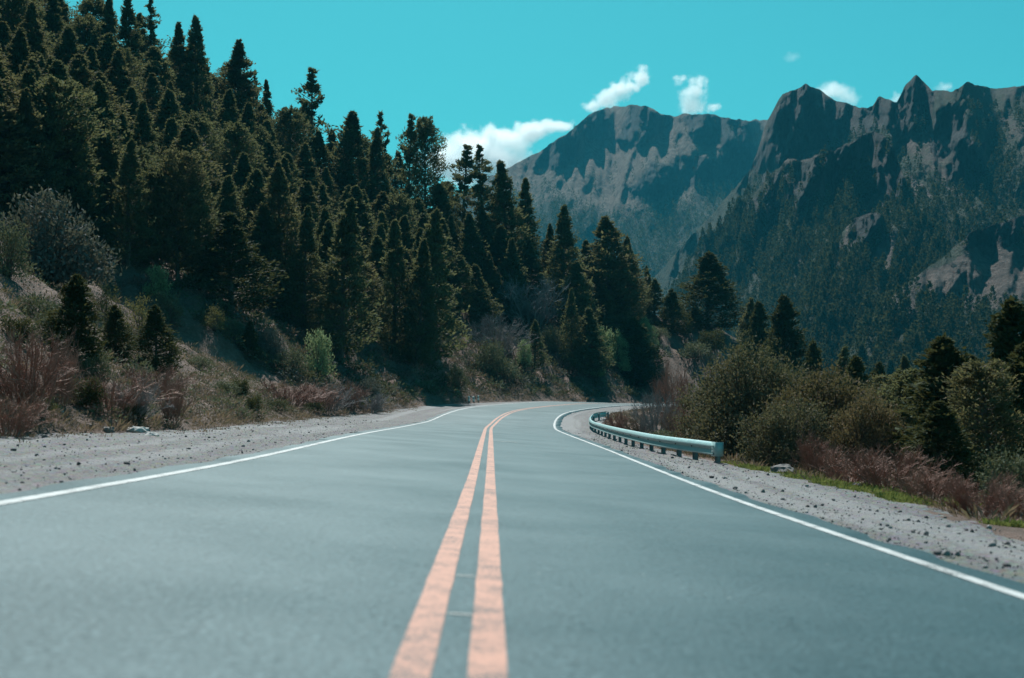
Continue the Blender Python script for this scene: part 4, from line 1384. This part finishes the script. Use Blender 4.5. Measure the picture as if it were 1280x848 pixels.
CRAG = mountain('mountain', CRAG_COLS, CRAG_RIDGE, 640, np.interp(CRAG_COLS, [690, 860, 1000, 1150, 1300], [1000, 820, 620, 500, 470]), crag_tan, CRAG_CLIFFS, 2.6, crag_veg, M['crag'],
    'near crag with jagged towers above a dark wooded slope', 200, amp=.022, relief=.05)

def spur_veg(seed, bare=None, floor=.55):
    def f_(px, py):
        v = np.clip(.80 + .6 * fbm(px * .05, py * .07, 0, 4, seed), floor, 1)
        for k, q in enumerate(bare or []):
            v = v * (1 - .92 * poly_mask(px, py, q, 9, seed + 3 + k))
        return v
    return f_
c_ = np.arange(835, 1190, 2.0)
SPUR = mountain('mountain', c_, [(835, 372), (860, 330), (885, 298), (915, 265), (945, 238), (970, 212), (985, 199), (1000, 201), (1024, 194), (1050, 184), (1078, 170), (1092, 163), (1104, 168), (1118, 190), (1132, 225), (1150, 262), (1190, 330)],
    640, np.interp(c_, [835, 1000, 1190], [640, 500, 430]), lambda px, py: .60 + .05 * fbm(px * .02, py * .02, 0, 2, 8),
    [z6(q) for q in ([(225, 400), (300, 380), (470, 322), (560, 268), (575, 420), (480, 480), (340, 560), (230, 600), (185, 600), (235, 480)], [(560, 420), (565, 262), (640, 270), (655, 330), (700, 500), (650, 560), (570, 520)], [(60, 560), (160, 450), (215, 430), (190, 560), (110, 620)])],
    2.4, spur_veg(611, [z6([(215, 395), (290, 378), (285, 420), (180, 520), (150, 600), (120, 560)]), z6([(500, 590), (560, 530), (650, 560), (640, 640), (560, 650)])]), M['crag'],
    'rocky spur with a pale crest in front of the jagged towers', 300, nr=190, jag=2.2, amp=.02, relief=.06)
c_ = np.arange(1000, 1300, 2.0)
KNOLL = mountain('mountain', c_, [(1000, 400), (1025, 335), (1045, 300), (1065, 276), (1085, 266), (1103, 268), (1120, 285), (1150, 320), (1200, 380), (1300, 470)],
    640, np.full(len(c_), 430.), lambda px, py: .56 + 0 * px, [z6([(470, 640), (480, 600), (585, 598), (600, 720), (540, 740), (470, 730)])],
    2.0, spur_veg(631, [[(1030, 330), (1060, 285), (1085, 275), (1070, 320)], [(1085, 340), (1100, 300), (1125, 300), (1120, 350)]], .3), M['crag'],
    'low wooded knoll with a rock face and pale clearings', 340, nr=150, jag=1.6, amp=.015, relief=.05)
c_ = np.arange(1060, 1600, 2.2)
SLOPE = mountain('mountain', c_, [(1060, 440), (1090, 398), (1112, 372), (1140, 350), (1170, 328), (1198, 305), (1212, 292), (1225, 287), (1245, 281), (1262, 276), (1280, 268), (1340, 252), (1420, 235), (1600, 220)],
    640, np.full(len(c_), 370.), lambda px, py: .46 + 0 * px, [[(1205, 312), (1210, 286), (1245, 276), (1285, 262), (1400, 235), (1400, 275), (1285, 303), (1240, 306)]],
    2.6, spur_veg(651, [LUMP], .6), M['crag'], 'bare tan hillside with a band of rock along its crest', 380, nr=170, jag=1.8, amp=.014, relief=.03)

# ------------------------------------------------------------------ woods on the mountains
def far_template(n, seed, wr=.215):
    g = np.random.default_rng(seed)
    u_ = g.random(n) ** .85
    az = g.uniform(0, 2 * math.pi, n)
    r = wr * (1 - u_) ** .75 * g.uniform(.5, 1.05, n) + .012
    P = np.stack([np.cos(az) * r, np.sin(az) * r, .06 + u_ * .93], 1)
    D = np.stack([np.cos(az) * .6, np.sin(az) * .6, np.full(n, .6)], 1) + g.normal(size=(n, 3)) * .35
    return leaves(P, D, .13, .075, g)

def wood(mt, n, hmin, hmax, tmpl_n, label, seed, px_min, skip_top=0, keep=None, dens=None):
    g = np.random.default_rng(seed)
    nr, nc = mt['PX'].shape
    wgt = np.clip(mt['veg'] - .18, 0, 1) ** 1.5 + .10 * (mt['cl'] > .3) * 0.15 + .012
    wgt = wgt * np.abs(np.gradient(mt['PY'], axis=0))          # even over the picture, so denser far off
    if dens is not None: wgt = wgt * dens(mt['PX'], mt['PY'])
    wgt[mt['PX'] < px_min] = 0
    wgt[mt['PY'] > 505] = 0
    wgt[mt['PY'] < mt['PY'][-1:] + skip_top] = 0
    idx = g.choice(nr * nc, n, replace=False, p=(wgt / wgt.sum()).ravel())
    P = np.stack([mt[k].ravel()[idx] for k in 'XYZ'], 1)
    P += g.normal(0, 1.2, P.shape) * np.array([1, 1, 0])
    h = hmin + (hmax - hmin) * g.random(n) ** 1.4
    order = np.argsort(-h / P[:, 1])
    single = order[:keep] if keep else []
    rest = order[keep:] if keep else order
    tm = [far_template(tmpl_n, seed + k) for k in range(5)]
    pick = g.integers(0, 5, len(rest)); rot = g.uniform(0, 6.28, len(rest))
    out = []
    for k in range(5):
        m = pick == k
        hh, rr, pp = h[rest][m], rot[m], P[rest][m]
        c, s_ = np.cos(rr)[:, None, None], np.sin(rr)[:, None, None]
        A = tm[k][None] * hh[:, None, None, None]
        out.append(np.stack([A[..., 0] * c - A[..., 1] * s_, A[..., 0] * s_ + A[..., 1] * c, A[..., 2]], -1) + pp[:, None, None])
    Q = np.concatenate(out).reshape(-1, 4, 3)
    tag(link('forest', quads_mesh('forest', Q, M['far_conifer'])), label, kind='stuff')
    return [(P[i], h[i]) for i in single]

wood(PEAK, 9000, 9, 17, 30, 'far conifer wood covering the lower half of the peak', 501, 600, skip_top=14)
big = wood(CRAG, 4200, 5.5, 12.5, 96, 'conifer wood covering the crag below its towers', 502, 690, skip_top=30, keep=0) or []
big += wood(SPUR, 2600, 5.5, 12, 110, 'conifer wood on the flanks of the rocky spur', 503, 840, skip_top=6, keep=12)
big += wood(KNOLL, 1000, 5, 11, 130, 'conifer wood round the low knoll', 504, 1000, skip_top=6, keep=12)
big += wood(SLOPE, 1300, 5, 11, 130, 'conifer wood below the bare tan hillside', 505, 1060, skip_top=10, keep=16)
FARC = [quads_mesh('crown', far_template(420, 600 + k, .17) , M['far_conifer']) for k in range(4)]
for me_ in FARC:
    pass
for i, (p, h) in enumerate(big):
    o = link('conifer_tree', FARC[i % 4], None, tuple(p))
    o.scale = (h, h, h)
    o.rotation_euler = (0, 0, random.uniform(0, 6.28))
    tag(o, 'dark conifer standing apart on the crag slope behind the right hand bushes', 'tree', 'conifers on the crag slope')

# ------------------------------------------------------------------ clouds, well beyond the mountains
def cloud_mat(name, lobes, dens, scale, erode):
    m = bpy.data.materials.new(name)
    m.use_nodes = True
    n, l = m.node_tree.nodes, m.node_tree.links
    n.clear()
    out = n.new('ShaderNodeOutputMaterial')
    tc = n.new('ShaderNodeTexCoord')
    wn_ = noise_node(n, scale * .7, 3, .6, tc.outputs['Object'], l)
    wv = n.new('ShaderNodeVectorMath'); wv.operation = 'SUBTRACT'
    l.new(wn_.outputs['Color'], wv.inputs[0]); wv.inputs[1].default_value = (.5, .5, .5)
    ws = n.new('ShaderNodeVectorMath'); ws.operation = 'SCALE'; ws.inputs['Scale'].default_value = 60
    l.new(wv.outputs[0], ws.inputs[0])
    wa = n.new('ShaderNodeVectorMath'); wa.operation = 'ADD'
    l.new(tc.outputs['Object'], wa.inputs[0]); l.new(ws.outputs[0], wa.inputs[1])
    best = None
    for (c, r) in lobes:
        a = n.new('ShaderNodeVectorMath'); a.operation = 'SUBTRACT'; l.new(wa.outputs[0], a.inputs[0]); a.inputs[1].default_value = c
        d = n.new('ShaderNodeVectorMath'); d.operation = 'DIVIDE'; l.new(a.outputs[0], d.inputs[0]); d.inputs[1].default_value = r
        q = n.new('ShaderNodeVectorMath'); q.operation = 'LENGTH'; l.new(d.outputs[0], q.inputs[0])
        f = math_node(n, l, 'SUBTRACT', 1.0, q.outputs['Value'])
        best = f if best is None else math_node(n, l, 'MAXIMUM', best, f)
    nz = noise_node(n, scale, 6, .62, tc.outputs['Object'], l)
    e = math_node(n, l, 'MULTIPLY', math_node(n, l, 'SUBTRACT', nz.outputs['Fac'], .5), erode)
    v = math_node(n, l, 'MULTIPLY', math_node(n, l, 'ADD', math_node(n, l, 'SUBTRACT', best, .16), e), dens * 1.4)
    v = math_node(n, l, 'MINIMUM', math_node(n, l, 'MAXIMUM', v, 0.0), dens)
    pv = n.new('ShaderNodeVolumePrincipled')
    pv.inputs['Color'].default_value = (1, 1, 1, 1)
    pv.inputs['Anisotropy'].default_value = .35
    l.new(v, pv.inputs['Density'])
    l.new(pv.outputs[0], out.inputs['Volume'])
    return m

CLOUD_Y = 4200.0
def cloud(lobes_px, label, dens=.03, erode=1.5, scale=.02):
    """lobes: (px, py, half width px, half height px)"""
    k = CLOUD_Y / F
    cx, cy = np.mean([q[0] for q in lobes_px]), np.mean([q[1] for q in lobes_px])
    c0 = Vector(((cx - 640) * k, CLOUD_Y, H + (HZ - cy) * k))
    L_ = [(((q[0] - cx) * k, (i % 2) * 12.0, -(q[1] - cy) * k), (q[2] * k, max(q[2], q[3]) * k * .9, q[3] * k)) for i, q in enumerate(lobes_px)]
    import bmesh
    bm = bmesh.new()
    for c, r in L_:
        res = bmesh.ops.create_icosphere(bm, subdivisions=3, radius=1)
        for v in res['verts']:
            v.co = Vector((v.co.x * r[0] * 1.12 + c[0], v.co.y * r[1] * 1.12 + c[1], v.co.z * r[2] * 1.12 + c[2]))
    me = bpy.data.meshes.new('cloud')
    bm.to_mesh(me); bm.free()
    me.materials.append(cloud_mat('cloud_vapour', L_, dens, scale, erode))
    o = link('cloud', me, None, c0)
    rm = o.modifiers.new('union', 'REMESH'); rm.mode = 'VOXEL'; rm.voxel_size = 8
    tag(o, label, 'cloud')
cloud([(560, 200, 32, 26), (585, 180, 34, 24), (614, 174, 30, 22), (638, 175, 32, 22), (664, 164, 32, 17), (694, 155, 28, 9), (600, 205, 84, 34)], 'largest bright white cloud behind the trees left of the far peak', .06, 1.9, .016)
cloud([(742, 131, 18, 11), (757, 123, 22, 13), (772, 115, 22, 13), (786, 106, 20, 14), (800, 96, 20, 14)], 'slanting white cloud above the far peak', .05, 2.2, .026)
cloud([(866, 130, 22, 16), (868, 114, 20, 18), (872, 103, 18, 12), (849, 99, 14, 7), (893, 134, 16, 7)], 'small upright wispy cloud right of the slanting one', .035, 2.4, .028)
cloud([(1040, 115, 34, 13), (1060, 122, 20, 11)], 'thin wispy cloud peeping over the crag left of its towers', .025)
cloud([(1122, 124, 14, 10)], 'tiny cloud in the notch left of the highest tower', .025)
cloud([(1180, 110, 16, 7)], 'tiny wisp of cloud right of the highest tower', .018)
cloud([(990, 72, 16, 7)], 'faint thin wisp of cloud high in the sky over the crag', .006)

# ------------------------------------------------------------------ the air between
def haze(density):
    x0, x1, y0, y1, z0, z1 = -2500, 3200, -60, 3900, -70, 640
    V = np.array([(x, y, z) for z in (z0, z1) for y in (y0, y1) for x in (x0, x1)], float)
    Fq = np.array([(0, 2, 3, 1), (4, 5, 7, 6), (0, 1, 5, 4), (2, 6, 7, 3), (0, 4, 6, 2), (1, 3, 7, 5)])
    m = bpy.data.materials.new('haze_air')
    m.use_nodes = True
    n, l = m.node_tree.nodes, m.node_tree.links
    n.clear()
    out = n.new('ShaderNodeOutputMaterial')
    pv = n.new('ShaderNodeVolumePrincipled')
    pv.inputs['Color'].default_value = (.06, .50, .70, 1)
    pv.inputs['Density'].default_value = density
    pv.inputs['Anisotropy'].default_value = .1
    l.new(pv.outputs[0], out.inputs['Volume'])
    o = link('haze', new_mesh('haze', V, Fq, m))
    tag(o, 'thin bluish air over the valley', kind='stuff')
haze(.00011)
